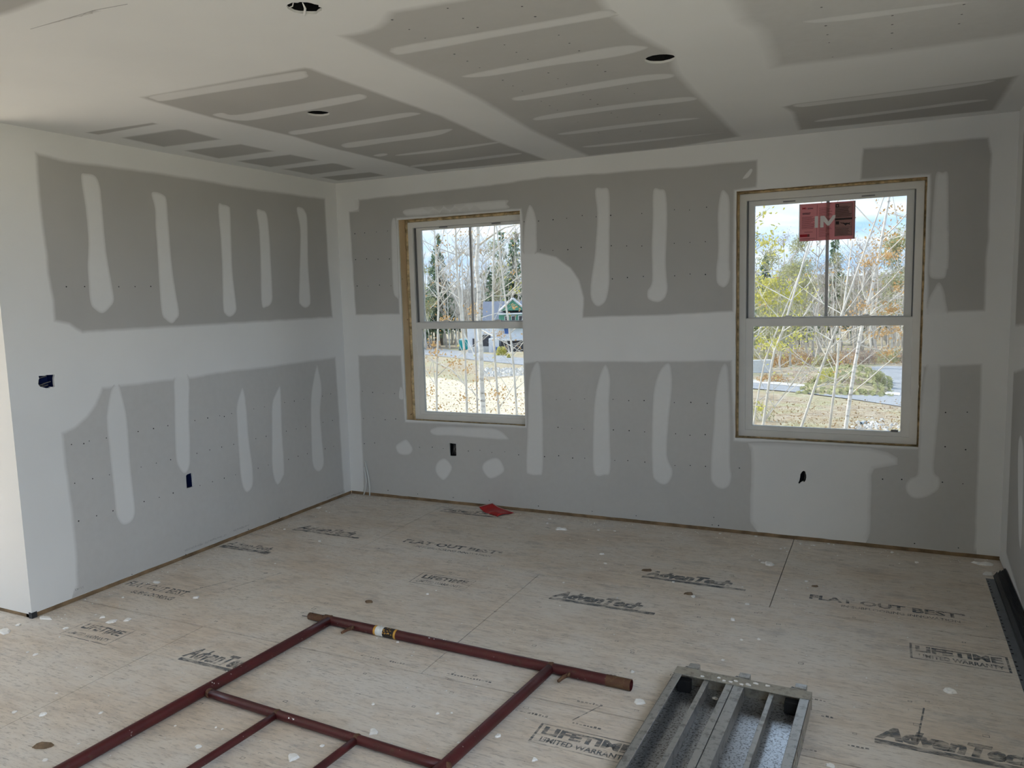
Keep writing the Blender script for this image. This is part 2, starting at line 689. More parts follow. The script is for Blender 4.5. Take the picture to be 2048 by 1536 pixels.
def jit(p, amp, fr=9.0, seed=0.0):
    n = noise.noise_vector(Vector((p[0] * fr + seed, p[1] * fr - seed, seed * 1.7)))
    return (p[0] + n.x * amp, p[1] + n.y * amp)


def catmull(pts, sub=5):
    out = []
    n = len(pts)
    for i in range(n):
        p0, p1, p2, p3 = (Vector(pts[(i + k - 1) % n]) for k in range(4))
        for s in range(sub):
            t = s / sub
            out.append(0.5 * ((2 * p1) + (-p0 + p2) * t + (2 * p0 - 5 * p1 + 4 * p2 - p3) * t * t + (-p0 + 3 * p1 - 3 * p2 + p3) * t ** 3))
    return [(p.x, p.y) for p in out]


def linear(pts, step=0.04):
    out = []
    n = len(pts)
    for i in range(n):
        a, b = Vector(pts[i]), Vector(pts[(i + 1) % n])
        k = max(1, int((b - a).length / step))
        out += [tuple(a + (b - a) * s / k) for s in range(k)]
    return out


def inset(loop, d):
    n = len(loop)
    out = []
    for i in range(n):
        a, b, c = Vector(loop[i - 1]), Vector(loop[i]), Vector(loop[(i + 1) % n])
        e1, e2 = (b - a), (c - b)
        e1 = e1.normalized() if e1.length > 1e-9 else e2.normalized()
        e2 = e2.normalized() if e2.length > 1e-9 else e1
        n1, n2 = Vector((-e1.y, e1.x)), Vector((-e2.y, e2.x))
        m = n1 + n2
        if m.length < 1e-6:
            m = n1
        m = m.normalized()
        k = d / max(0.45, m.dot(n1))
        out.append((b.x + m.x * k, b.y + m.y * k))
    return out


def inpoly(p, poly):
    c = False
    for i in range(len(poly)):
        (x0, y0), (x1, y1) = poly[i - 1], poly[i]
        if (y0 > p[1]) != (y1 > p[1]) and p[0] < (x1 - x0) * (p[1] - y0) / (y1 - y0) + x0:
            c = not c
    return c


BARE = {'back': [], 'left': [], 'right': [], 'ceil': []}      # outlines of the bare board, so that a strip melts into the coat around it

PLANES = {          # name: (unproject, to 2D, to 3D with offset into the room)
    'back': (on_back, lambda p: (p.x, p.z), lambda a, b, o: (a, -o, b)),
    'left': (on_left, lambda p: (p.y, p.z), lambda a, b, o: (o, a, b)),
    'right': (on_right, lambda p: (p.y, p.z), lambda a, b, o: (W - o, a, b)),
    'ceil': (on_ceil, lambda p: (p.x, p.y), lambda a, b, o: (a, b, H - o)),
}


def patch(name, plane, pix, parent, rings, smooth=True, amp=0.002, fr=12.0, raw=None, lim=None, holes=()):
    """a coat on a wall. rings: list of (inset, offset from wall, mud amount) from the rim inwards"""
    un, to2, to3 = PLANES[plane]
    pts = raw if raw is not None else [to2(un(u, v)) for u, v in pix]
    if lim:
        pts = [(min(max(a, lim[0]), lim[1]), min(max(b, lim[2]), lim[3])) for a, b in pts]
    area = sum(pts[i - 1][0] * pts[i][1] - pts[i][0] * pts[i - 1][1] for i in range(len(pts)))
    if area < 0:
        pts = pts[::-1]
    loop = catmull(pts) if smooth else linear(pts)
    sd = RNG.uniform(0, 50)
    loop = [jit(p, amp, fr, sd) for p in loop]
    n = len(loop)
    P = np.array(loop)
    A, B = P, np.roll(P, -1, 0)
    AB = B - A
    L2 = np.maximum((AB ** 2).sum(1), 1e-12)

    def dist(Q):
        Q = np.asarray(Q)
        t = np.clip(((Q[:, None, :] - A[None]) * AB[None]).sum(2) / L2[None], 0, 1)
        return np.sqrt((((A[None] + t[..., None] * AB[None]) - Q[:, None, :]) ** 2).sum(2).min(1))

    per = np.sqrt(L2).sum()
    lim_d = 0.30 * abs(area) / per
    top_d = max(r[0] for r in rings)
    if top_d > lim_d:
        rings = [(r[0] * lim_d / top_d, r[1], r[2]) for r in rings]
    pts2 = [tuple(p) for p in loop]
    for d, off, mv in rings[1:]:
        cand = np.array(inset(loop, d))
        ok = dist(cand) > 0.93 * d
        last = None
        for c, k in zip(cand, ok):
            if k and (last is None or np.hypot(*(c - last)) > 0.004):
                pts2.append((float(c[0]), float(c[1])))
                last = c
    edges = [(i, (i + 1) % n) for i in range(n)]
    inside = []
    for h in holes:
        if dist([h[0]])[0] < 4 and inpoly(h[0], loop):
            k0 = len(pts2)
            pts2 += [tuple(p) for p in h]
            edges += [(k0 + i, k0 + (i + 1) % len(h)) for i in range(len(h))]
            inside.append(h)
    vo, eo, fo, *_r = delaunay_2d_cdt([Vector(p) for p in pts2], edges, [], 1, 1e-6)
    if inside:
        fo = [f for f in fo if not any(inpoly(tuple(sum((vo[i] for i in f), Vector((0, 0))) / len(f)), h) for h in inside)]
    dv = dist([(v.x, v.y) for v in vo])
    if lim and plane != 'ceil':
        dv = np.array([1.0 if v.y < lim[2] + 0.03 and d_ < 0.012 and v.x > lim[0] + 0.02 else d_ for v, d_ in zip(vo, dv)])
    rd = [r[0] for r in rings]
    mud = list(np.interp(dv, rd, [r[2] for r in rings]))
    if rings[0][2] < 0.5:
        mud = [m_ if any(inpoly((v.x, v.y), bl) for bl in BARE[plane]) else 1.0 for m_, v in zip(mud, vo)]
    else:
        BARE[plane].append(loop)
    offs = np.interp(dv, rd, [r[1] for r in rings])
    vs = [to3(v.x, v.y, float(o)) for v, o in zip(vo, offs)]
    fs = [tuple(f) for f in fo]
    me = bpy.data.meshes.new(name)
    me.from_pydata(vs, [], fs)
    me.update()
    set_mud(me, mud)
    me.materials.append(M['drywall'])
    o = bpy.data.objects.new(name, me)
    link(o, parent)
    return o


def strips(plane, parent, lst, top=0.85, name='compound_strip'):
    for pix in lst:
        patch(name, plane, pix, parent, [(0, 0.0005, 0.18), (0.004, 0.0007, 0.5 * top / 0.85), (0.016, 0.0010, top)])


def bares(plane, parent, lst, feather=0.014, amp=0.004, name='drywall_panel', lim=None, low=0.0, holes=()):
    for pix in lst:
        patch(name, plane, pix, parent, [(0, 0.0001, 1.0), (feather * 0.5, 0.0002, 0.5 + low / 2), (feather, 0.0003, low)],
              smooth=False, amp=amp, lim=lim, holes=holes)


def dots(plane, parent, pix=None, pts=None, r=0.0036, name='drywall_screws'):
    un, to2, to3 = PLANES[plane]
    q = list(pts or [])
    if pix:
        q += [to2(un(u, v)) for u, v in pix]
    mb = MB()
    for a, b in q:
        rr = r * RNG.uniform(0.75, 1.25)
        vs = [to3(a + rr * math.cos(2 * PI * k / 7), b + rr * math.sin(2 * PI * k / 7), 0.00045) for k in range(7)]
        mb.add(vs, [tuple(range(7))])
    o = mb.build(name, M['screw'], parent)
    o['kind'] = 'stuff'
    return o


# ================================================================== STRUCTURE
# ---- floor
floor = MB().box(XL - 0.2, W + 0.2, YB - 0.2, 0.16, -0.30, -0.022).build('floor', M['dark_base'])
tag(floor, kind='structure')
YA, XP, XQ, PW, PL = -1.1175, 0.886, 2.108, 1.2192, 2.4384
row = 0
y1 = 0.012
y0 = YA
GAP = 0.0022
while y1 > YB:
    yy0 = max(y0, YB)
    off = XP if row % 2 == 0 else XQ
    k0 = math.floor((XL - off) / PL)
    x = off + k0 * PL
    while x < W:
        xa, xb = max(x, XL), min(x + PL, W + 0.012)
        if xb - xa > 0.05 and y1 - yy0 > 0.05:
            MB().box(xa + GAP, xb - GAP, yy0 + GAP * 1.8, y1 - GAP * 1.8, -0.020, 0.0).build('subfloor_panel', M['subfloor'], floor)
        x += PL
    y1 = yy0
    y0 = y1 - PW
    row += 1

# ---- back wall: drywall sheet with holes + framing behind
LWO = (0.546, 1.534, 0.617, 2.102)          # cut opening in the drywall, left window
RWO = (2.969, 3.986, 0.613, 2.115)          # right window
TD = 0.0127


def rect(x0, x1, z0, z1, rough=0.0, seed=0):
    pts = [(x0, z0), (x1, z0), (x1, z1), (x0, z1)]
    if rough:
        r = random.Random(seed)
        pts = linear(pts, 0.05)
        pts = [(p[0] + r.uniform(-rough, rough), p[1] + r.uniform(-rough, rough)) for p in pts]
    return pts


def px_loop(plane, pix):
    un, to2, _ = PLANES[plane]
    return [to2(un(u, v)) for u, v in pix]


HOLE_B = px_loop('back', [(898.7, 886), (905, 887), (912, 887.5), (912.4, 900), (912.8, 912), (906, 912.5), (899.5, 912), (898.8, 899)])
HOLE_R = px_loop('back', [(1604, 943.5), (1607, 941.5), (1610.5, 943), (1612.3, 950), (1612.5, 955), (1611, 961), (1608.5, 964.5), (1605.6, 962.5),
                          (1602, 964.2), (1598.5, 967.5), (1596.3, 966.5), (1598.5, 962), (1600, 955), (1600.6, 949)])
wall_back = curve_plate('wall_back', [rect(-0.2, W + 0.15, 0.024, H + 0.02), rect(*LWO, 0.0012, 3), rect(*RWO, 0.0012, 4), HOLE_B, HOLE_R],
                        TD, M['drywall'], mud=1.0)
wall_back.rotation_euler = (PI / 2, 0, 0)
wall_back.location = (0, TD / 2, 0)
tag(wall_back, kind='structure')
wb = empty('wall_back_finish')
bpy.data.objects.remove(wb, do_unlink=True)


def child_world(o, parent):
    """parent keeping world coordinates of the child mesh"""
    o.parent = parent
    o.matrix_parent_inverse = parent.matrix_basis.inverted()
    return o


class Wrap:
    pass


fr_y0, fr_y1 = TD + 0.001, 0.165
mb = MB()
LWF = (0.549, 1.600, 0.603, 2.108)
RWF = (2.963, 3.992, 0.600, 2.122)
for x0, x1 in ((-0.2, LWF[0]), (LWF[1], RWF[0]), (RWF[1], W + 0.15)):
    mb.box(x0, x1, fr_y0 + 0.09, fr_y1, -0.02, H + 0.03)
for q in (LWF, RWF):
    mb.box(q[0], q[1], fr_y0, fr_y1, q[2] - 0.04, q[2]); mb.box(q[0], q[1], fr_y0 + 0.09, fr_y1, -0.02, q[2] - 0.04); mb.box(q[0], q[1], fr_y0, fr_y1, q[3], H + 0.03)
    mb.box(q[0] - 0.04, q[0], fr_y0, fr_y0 + 0.09, -0.02, H + 0.03)
    mb.box(q[1], q[1] + 0.04, fr_y0, fr_y0 + 0.09, -0.02, H + 0.03)
fr = mb.build('stud_framing', M['wood'])
child_world(fr, wall_back)
pl = MB().box(0.0, W, 0.004, 0.05, 0.0, 0.04).build('sill_plate', M['plate_wood'])
child_world(pl, wall_back)

# ---- left wall (partition that ends at an outside corner) and its return
HOLE_S = px_loop('left', [(77, 752), (90, 751.5), (93, 750), (95, 750), (103, 749.5), (109.5, 749), (108.2, 756), (108.8, 768), (110, 772.5), (107, 774.5),
                          (101.5, 773.5), (99, 776), (93, 776.5), (87, 775), (80, 773), (76.3, 768), (77, 760), (78.5, 757)])
HOLE_O = px_loop('left', [(372, 951.5), (374, 949), (378, 947.5), (384.5, 945), (386, 956), (387.2, 973), (384, 974.5), (373.6, 977), (372.5, 962)])
wall_left = curve_plate('wall_left', [[(LY + 0.0006, 0.024), (-0.0, 0.024), (-0.0, H + 0.02), (LY + 0.0006, H + 0.02)], HOLE_S, HOLE_O], TD, M['drywall'], mud=1.0)
wall_left.matrix_world = Matrix(((0, 0, 1, -TD / 2), (1, 0, 0, 0), (0, 1, 0, 0), (0, 0, 0, 1)))
tag(wall_left, kind='structure')
bpy.context.view_layer.update()
child_world(MB().box(-0.115, -TD - 0.06, LY + 0.02, 0, 0.0, H + 0.02).build('stud_framing', M['wood']), wall_left)
child_world(MB().box(-0.05, -0.004, LY + 0.004, 0, 0.0, 0.04).build('sill_plate', M['plate_wood']), wall_left)
ret = MB().box(XL, 0.0, LY, LY + 0.0006, 0.020, H + 0.02).box(XL, -TD - 0.001, LY + 0.0006, LY + 0.0127, 0.020, H + 0.02).build('wall_left_return', M['drywall'])
set_mud(ret.data, [1.0] * len(ret.data.vertices))
tag(ret, kind='structure')
MB().box(XL, -0.01, LY + 0.004, LY + 0.05, 0, 0.03).build('sill_plate', M['plate_wood'], ret)
mb = MB()
mb.box(-0.022, 0.0015, LY - 0.0015, LY + 0.026, 0.0, 0.030)
mb.build('corner_bead_foot', M['bead_steel'], ret)

# ---- right wall with its unseen openings added for daylight
mb = MB()
yy = 0.16
for a in RIGHT_OPEN:
    mb.box(W, W + 0.15, a[1], yy, 0.010, H + 0.02)
    mb.box(W, W + 0.15, a[0], a[1], a[3], H + 0.02)
    mb.box(W, W + 0.15, a[0], a[1], 0.0, a[2])
    yy = a[0]
mb.box(W, W + 0.15, YB - 0.15, yy, 0.010, H + 0.02)
wall_right = mb.build('wall_right', M['drywall'])
set_mud(wall_right.data, [1.0] * len(wall_right.data.vertices))
tag(wall_right, kind='structure')
MB().box(W + 0.004, W + 0.05, YB, 0, 0.0, 0.03).build('sill_plate', M['plate_wood'], wall_right)

# ---- rear and far left walls of the open plan
mb = MB()
xx = XL - 0.15
for a in REAR_OPEN:
    mb.box(xx, a[0], YB - 0.15, YB, -0.02, H + 0.02)
    mb.box(a[0], a[1], YB - 0.15, YB, a[3], H + 0.02)
    mb.box(a[0], a[1], YB - 0.15, YB, -0.02, a[2])
    xx = a[1]
mb.box(xx, W + 0.15, YB - 0.15, YB, -0.02, H + 0.02)
wr = mb.build('wall_rear', M['drywall'])
set_mud(wr.data, [0.6] * len(wr.data.vertices))
tag(wr, kind='structure')
mb = MB()
yy = YB
for a in LEFT_OPEN:
    mb.box(XL - 0.15, XL, yy, a[0], -0.02, H + 0.02)
    mb.box(XL - 0.15, XL, a[0], a[1], a[3], H + 0.02)
    mb.box(XL - 0.15, XL, a[0], a[1], -0.02, a[2])
    yy = a[1]
mb.box(XL - 0.15, XL, yy, LY + 0.1, -0.02, H + 0.02)
wl = mb.build('wall_far_left', M['drywall'])
set_mud(wl.data, [0.6] * len(wl.data.vertices))
tag(wl, kind='structure')

def opening_frame(name, boxes):
    mbx = MB()
    for bx in boxes:
        mbx.box(*bx)
    tag(mbx.build(name, M['vinyl']), kind='structure')


def side_frame(name, x0, x1, a):
    f = 0.06
    opening_frame(name, [(x0, x1, a[0], a[0] + f, a[2], a[3]), (x0, x1, a[1] - f, a[1], a[2], a[3]), (x0, x1, a[0] + f, a[1] - f, a[2], a[2] + f), (x0, x1, a[0] + f, a[1] - f, a[3] - f, a[3])])


side_frame('window_3', W + 0.06, W + 0.12, RIGHT_OPEN[0])  # these frames line the unseen openings added for daylight
side_frame('door_1', W + 0.06, W + 0.12, RIGHT_OPEN[1])
side_frame('door_2', XL - 0.12, XL - 0.06, LEFT_OPEN[0])

# ---- ceiling with can light holes
CANS = [(1.363, -1.870, 0.053), (3.003, -1.887, 0.058), (2.201, -2.957, 0.050)]


def circ(x, y, r, n=28, rough=0.0, seed=1):
    g = random.Random(seed)
    return [(x + (r + g.uniform(-rough, rough)) * math.cos(2 * PI * k / n), y + (r + g.uniform(-rough, rough)) * math.sin(2 * PI * k / n)) for k in range(n)]


CT = 0.0085
ceiling = curve_plate('ceiling', [[(XL - 0.1, YB - 0.1), (W + 0.1, YB - 0.1), (W + 0.1, 0.1), (XL - 0.1, 0.1)]] +
                      [circ(c[0], c[1], c[2], 28, 0.0015 if i < 2 else 0.005, i) for i, c in enumerate(CANS)], CT, M['drywall'], mud=1.0)
ceiling.location = (0, 0, H + CT / 2)
tag(ceiling, kind='structure')
roof = MB().box(XL - 0.4, W + 0.4, YB - 0.4, 0.5, H + 0.30, H + 0.45).build('roof', M['roof_grey'])
tag(roof, kind='structure')
bpy.context.view_layer.update()


class Par:
    """patches are made in world space, then parented so that they stay where they are"""


def finish(parent, before):
    for o in list(bpy.data.objects):
        if o.name not in before and o.parent is None and o is not parent:
            child_world(o, parent)


# ================================================================== FINISH COATS
before = {o.name for o in bpy.data.objects}
# bare board left showing on the left wall
bares('left', None, [
    [(68, 302), (132, 318), (212, 328), (294, 340), (376, 352), (479, 371), (598, 388), (651, 395), (658, 525), (666.5, 637), (513, 647), (308, 659),
     (165, 668), (150, 661), (137, 652), (106, 645), (102.5, 602), (92, 548), (89.5, 512), (79, 437), (70, 342)]], 0.022, lim=(LY, -0.001, 0.0242, H))
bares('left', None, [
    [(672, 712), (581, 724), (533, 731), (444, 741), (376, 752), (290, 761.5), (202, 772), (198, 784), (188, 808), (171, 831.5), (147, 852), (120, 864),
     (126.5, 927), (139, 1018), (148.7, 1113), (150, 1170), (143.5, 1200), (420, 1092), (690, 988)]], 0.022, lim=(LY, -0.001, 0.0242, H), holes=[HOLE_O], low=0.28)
strips('left', None, [
    [(162, 349), (172, 347), (187, 350), (196, 360), (201, 378), (203, 400), (210, 478), (215, 520), (222, 558), (228, 599), (219, 616), (205, 627), (191, 620),
     (181, 606), (177, 568), (175, 534), (176, 478), (171, 417), (164, 376)],
    [(302.5, 388), (311, 383.5), (326, 389), (333, 400), (337, 444), (343, 520), (351, 580), (358.5, 626), (352, 640), (343.5, 647), (331.5, 640), (323, 626),
     (318, 568), (314, 500), (311, 461), (309, 417)],
    [(436, 412), (446, 408.5), (458, 413), (461, 425), (464, 520), (468, 570), (473, 613), (470, 627), (460, 634), (450, 628), (446, 613), (444, 540), (441, 478)],
    [(513, 422), (523, 420), (533, 427), (538, 460), (542, 525), (545, 585), (543, 606), (533, 614), (523, 608), (521, 534), (518, 461)],
    [(593, 418), (602, 414.5), (610, 422), (615, 444), (616.5, 525), (621, 596), (619, 611), (610, 616), (600, 609), (597.5, 599), (599, 534), (600, 461)],
    [(237, 767), (227, 770), (219, 789), (212, 838), (217, 893), (224, 957), (229, 1005), (232, 1031), (244, 1049), (260, 1046), (269.5, 1031), (270, 1005), (263, 944),
     (255, 842), (246, 797)],
    [(349, 752), (348, 808), (349, 859), (351, 915), (359, 939), (369, 948), (378, 937), (381, 910), (379, 825), (377.5, 752)],
    [(486, 775), (478, 790), (473, 812), (473, 840), (477, 910), (482, 963), (492, 985), (505, 974), (506.5, 941), (498, 876), (493, 812)],
    [(560, 772), (549, 790), (543, 814), (543, 876), (544, 940), (554, 970), (566, 955), (569, 935), (564.5, 859), (562.5, 800)],
    [(633, 731), (624, 773), (621, 808), (622, 876), (625, 929), (637, 944), (648, 927), (644.5, 876), (641, 825), (644, 778), (638, 742)]], 0.9)
k3 = 700 / 2048
d1 = [(418, 1138), (490, 1133), (522, 1118), (622, 1100), (808, 1062), (898, 1045), (982, 1028), (1140, 998), (1215, 983), (1285, 970), (1312, 974), (1355, 957),
      (1485, 930), (1547, 918), (1665, 893), (1722, 884), (1778, 873), (1887, 855), (1935, 842), (437, 1365), (542, 1338), (640, 1315), (825, 1270), (914, 1247),
      (998, 1227), (1152, 1190), (1227, 1170), (1297, 1153), (1367, 1137), (1497, 1104), (1557, 1090), (1675, 1060), (1733, 1047), (1788, 1033), (1890, 1008),
      (1945, 997), (843, 1472), (932, 1447), (1013, 1422), (1170, 1378), (1243, 1356), (1312, 1335), (1378, 1315), (1510, 1277), (1570, 1258), (1688, 1225),
      (1744, 1207), (1798, 1192), (1902, 1163), (1952, 1148), (388, 215), (495, 214), (695, 215), (790, 214), (882, 213)]
pl = [(x * k3, 500 + y * k3) for x, y in d1]
pl += [(x * k3, 1011 + y * k3) for x, y in [(460, 91), (565, 60), (661, 31), (772, 403), (1087, 288), (1453, 140), (1634, 71)]]
dots('left', None, pl)
# faint printing along the foot of the board (the board hangs upside down)
for body, u, v, wd in (('11-43', 166, 1172, 0.045), ('1/2" 10mm Regular LTD - MESH & DN.COM', 452, 1068, 0.33), ('11-43 MESH & ON', 498, 1048, 0.14),
                       ('1/2 10mm Regular LTD', 686, 982, 0.20)):
    p = on_left(u, v)
    mw = Matrix(((0, 0, 1, 0.00055), (-1, 0, 0, p.y), (0, -1, 0, p.z), (0, 0, 0, 1)))
    text_mesh('printed_line', body, 0.012, M['print_grey'], mw, None, width=wd)
finish(wall_left, before)

# ---- back wall
before = {o.name for o in bpy.data.objects}
e = 0.001
LIMB = (0.001, W - 0.001, 0.0242, H)
bares('back', None, [
    [(716, 398), (821, 386), (957.6, 371), (1094, 352), (1197, 345), (1348, 333), (1433, 325), (1517, 318), (1516, 377), (1471, 382.5), (1468.5, 625), (1348, 631.6),
     (1163, 637), (1165, 596), (1156, 561.5), (1139, 537.6), (1111, 517), (1077, 507.5), (1045, 507), (1041, 420), (794, 439), (801, 630), (710, 631.6), (703, 520),
     (696.5, 422), (716, 420)],
    [(1724, 294.6), (1792, 289), (1980, 272), (1986, 307), (1980, 478), (1976, 520), (1972, 624), (1851, 628), (1857.5, 351.5), (1717, 362.5)]], 0.016, lim=LIMB)
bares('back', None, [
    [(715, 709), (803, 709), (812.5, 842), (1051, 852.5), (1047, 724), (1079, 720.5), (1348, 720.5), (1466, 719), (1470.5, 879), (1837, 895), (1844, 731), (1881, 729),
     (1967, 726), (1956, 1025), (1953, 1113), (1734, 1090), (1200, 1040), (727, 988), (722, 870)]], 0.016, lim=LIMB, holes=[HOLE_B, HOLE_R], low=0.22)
strips('back', None, [
    [(806, 422), (830, 416), (930, 406), (1010, 399.5), (1014, 408), (1012, 418), (920, 425), (828, 432), (811, 431)],
    [(783, 443), (793, 444), (797, 520), (799, 592), (794, 596), (786, 580), (783, 500)],
    [(1057, 412), (1065, 415), (1073, 440), (1074, 470), (1072, 507), (1046.5, 507), (1047, 470), (1050, 440)],
    [(1190, 380), (1204, 376), (1218, 381), (1220, 430), (1219, 525), (1219, 568), (1212, 600), (1197, 613), (1183, 601), (1181, 568), (1190, 500), (1194, 427)],
    [(1306, 382), (1320, 378), (1332, 386), (1335, 444), (1332, 525), (1335, 583), (1320, 604), (1297, 599), (1295, 582), (1304, 562), (1303, 500), (1305, 444)],
    [(1442, 384), (1453, 385), (1460, 410), (1459, 525), (1461, 545), (1457, 566), (1447, 575), (1434, 566), (1432, 540), (1436, 500), (1435, 427)],
    [(1872, 347), (1884, 345), (1896, 348), (1898, 410), (1898, 525), (1895, 540), (1888, 557), (1862, 556), (1857, 534), (1861, 500), (1862, 461), (1867, 393)],
    [(1878, 564), (1886, 575), (1892, 600), (1894, 633), (1852, 633), (1854, 606), (1868, 576)],
    [(1485, 357), (1494, 345), (1502, 337), (1505, 342), (1498, 354), (1490, 358)],
    [(1074, 722), (1082, 742), (1086, 808), (1087, 870), (1086, 942), (1077, 951), (1058, 949), (1052, 936), (1055, 842), (1055, 790), (1061, 746)],
    [(1212, 729), (1221, 760), (1219, 808), (1221, 880), (1221, 942), (1210, 950.5), (1188, 948), (1185, 893), (1188, 808), (1198, 753)],
    [(1331, 727), (1342, 732), (1345, 773), (1338, 842), (1335, 910), (1346, 941), (1340, 963), (1327, 970), (1310, 961), (1304, 941), (1303, 876), (1306, 790), (1316, 748)],
    [(1447, 727), (1455, 732), (1458, 756), (1461, 842), (1461, 927), (1464, 951), (1459, 971), (1444, 978.5), (1426, 968), (1420.5, 941), (1427, 842), (1430, 790), (1437, 750)],
    [(1854, 726), (1880, 726), (1880, 808), (1872, 893), (1869, 942), (1880, 956), (1877, 979), (1854, 994), (1828, 997), (1813, 985), (1811, 968), (1820, 956),
     (1834, 946), (1836, 900), (1838, 876), (1841, 800)],
    [(860, 860), (882, 852.5), (940, 854), (992, 857), (1016, 875), (1011, 880), (960, 877), (906, 872), (869, 871)],
    [(814, 879), (826, 898), (817, 910), (798, 908), (791, 893), (803, 882)],
    [(889, 916), (904, 932), (900, 948), (886, 961), (871, 944), (873, 926)],
    [(968, 925), (990, 915), (1004, 924), (1008, 944), (982, 958), (965, 941)],
    [(800, 774), (807, 780), (808, 798), (798, 796)],
    [(700, 402), (717, 396), (716, 421), (697, 416)]], 0.82)
patch('compound_patch', 'back', [(1494, 884), (1500, 905), (1500, 944), (1498, 1000), (1498, 1045), (1515, 1069), (1600, 1076), (1690, 1087), (1731, 1090), (1742, 1066), (1744.5, 1000),
                                 (1745, 950), (1750, 939), (1796, 931), (1797, 914), (1776, 903), (1740, 893), (1600, 886), (1540, 882.8)], None,
      [(0, 0.0005, 0.1), (0.010, 0.0007, 0.6), (0.03, 0.0010, 0.95)], smooth=False, amp=0.004, lim=(2.5, 4.3, 0.0242, 0.608), holes=[HOLE_R])
pts = []
for z in (2.03, 1.826, 1.626, 0.82, 0.617, 0.416):
    x = 0.15
    while x < W - 0.1:
        p = (x + RNG.uniform(-0.008, 0.008), z + RNG.uniform(-0.008, 0.008))
        inw = any(q[0] - 0.02 < p[0] < q[1] + 0.02 and q[2] - 0.02 < p[1] < q[3] + 0.02 for q in (LWO, RWO))
        inp = (1.534 < p[0] < 2.02 and 1.3 < p[1] < 1.79) or (3.03 < p[0] < 3.78 and p[1] < 0.6)
        rightup = p[0] > 3.2 and p[1] > 1.2
        if not inw and not inp and not rightup and RNG.random() < 0.93:
            pts.append(p)
        x += 0.1016
pts += [(0.35, 0.055), (0.62, 0.05), (0.93, 0.05), (1.23, 0.055), (1.62, 0.05), (2.02, 0.05), (2.33, 0.05), (2.83, 0.04), (2.84, 0.09), (2.87, 0.04), (3.98, 0.05), (4.2, 0.05)]
dots('back', None, None, pts)
finish(wall_back, before)

# ---- right wall sliver
before = {o.name for o in bpy.data.objects}
bares('right', None, [[(2027, 742), (2080, 720), (2200, 700), (2300, 1700), (2060, 1280), (2012, 1108)],
                      [(2047, 262), (2100, 230), (2250, 150), (2250, 640), (2100, 650), (2030, 655)]], 0.02, lim=(-1.42, -0.001, 0.012, H))
strips('right', None, [[(2036, 905), (2041, 870), (2047, 900), (2046, 1010), (2043, 1085), (2040, 1096), (2037, 1050)]], 0.9)
finish(wall_right, before)

# ---- ceiling
before = {o.name for o in bpy.data.objects}
LIMC = (-4.0, W - 0.002, -4.2, -0.002)
bares('ceil', None, [
    [(167.5, 265), (304, 244.5), (320, 248), (198, 270)],
    [(236, 275), (355, 257), (375, 259), (448, 279), (328, 295)],
    [(362, 301), (482, 287), (554, 302.5), (437.5, 318)],
    [(468, 322), (581, 308), (642.6, 321), (540, 335)],
    [(560.5, 338), (663, 325.5), (678, 327), (715, 337.5), (622, 350)],
    [(636, 354), (741, 343.5), (776, 351), (675, 362)],
    [(272, 194), (608, 133), (625, 135), (650, 145), (763, 186), (889, 232), (992, 280), (1098, 319.6), (855, 343.5), (814, 333), (650, 294), (581, 273), (420, 236), (308, 205)],
    [(1560, 214), (1587, 207), (1990, 157), (2042, 149), (1994, 220.5), (1594, 261.5), (1580, 225.6)],
    [(-120, 62), (0, 36), (106, 0), (200, -34), (60, -60), (-200, -10)],
    [(61.5, 57), (130, 37), (184.6, 20), (208, 22), (120, 44)]], 0.03, amp=0.004, lim=LIMC, holes=[circ(c[0], c[1], c[2], 28, 0.0015 if i < 2 else 0.005, i) for i, c in enumerate(CANS)])
bares('ceil', None, [
    [(667, 70), (718, 61.5), (743, 53), (758, 42), (771, 20.5), (889, 0), (1010, -22), (1180, -50), (1214, 0), (1231, 24), (1282, 65), (1350, 102.5), (1365, 147),
     (1416, 202), (1485, 273), (1350, 296), (1173, 313), (1122, 290.5), (1060, 263), (957, 202), (889, 167.5), (763, 114)]], 0.04, amp=0.004, lim=LIMC, low=0.12, holes=[circ(c[0], c[1], c[2], 28, 0.0015 if i < 2 else 0.005, i) for i, c in enumerate(CANS)])
bares('ceil', None, [[(1440, 0), (1464, 44), (1502, 65), (1515.5, 85.5), (1532.6, 140), (1758, 113), (2048, 72), (2150, 55), (2150, -160), (1420, -40)]],
      0.07, amp=0.006, lim=LIMC, low=0.35)
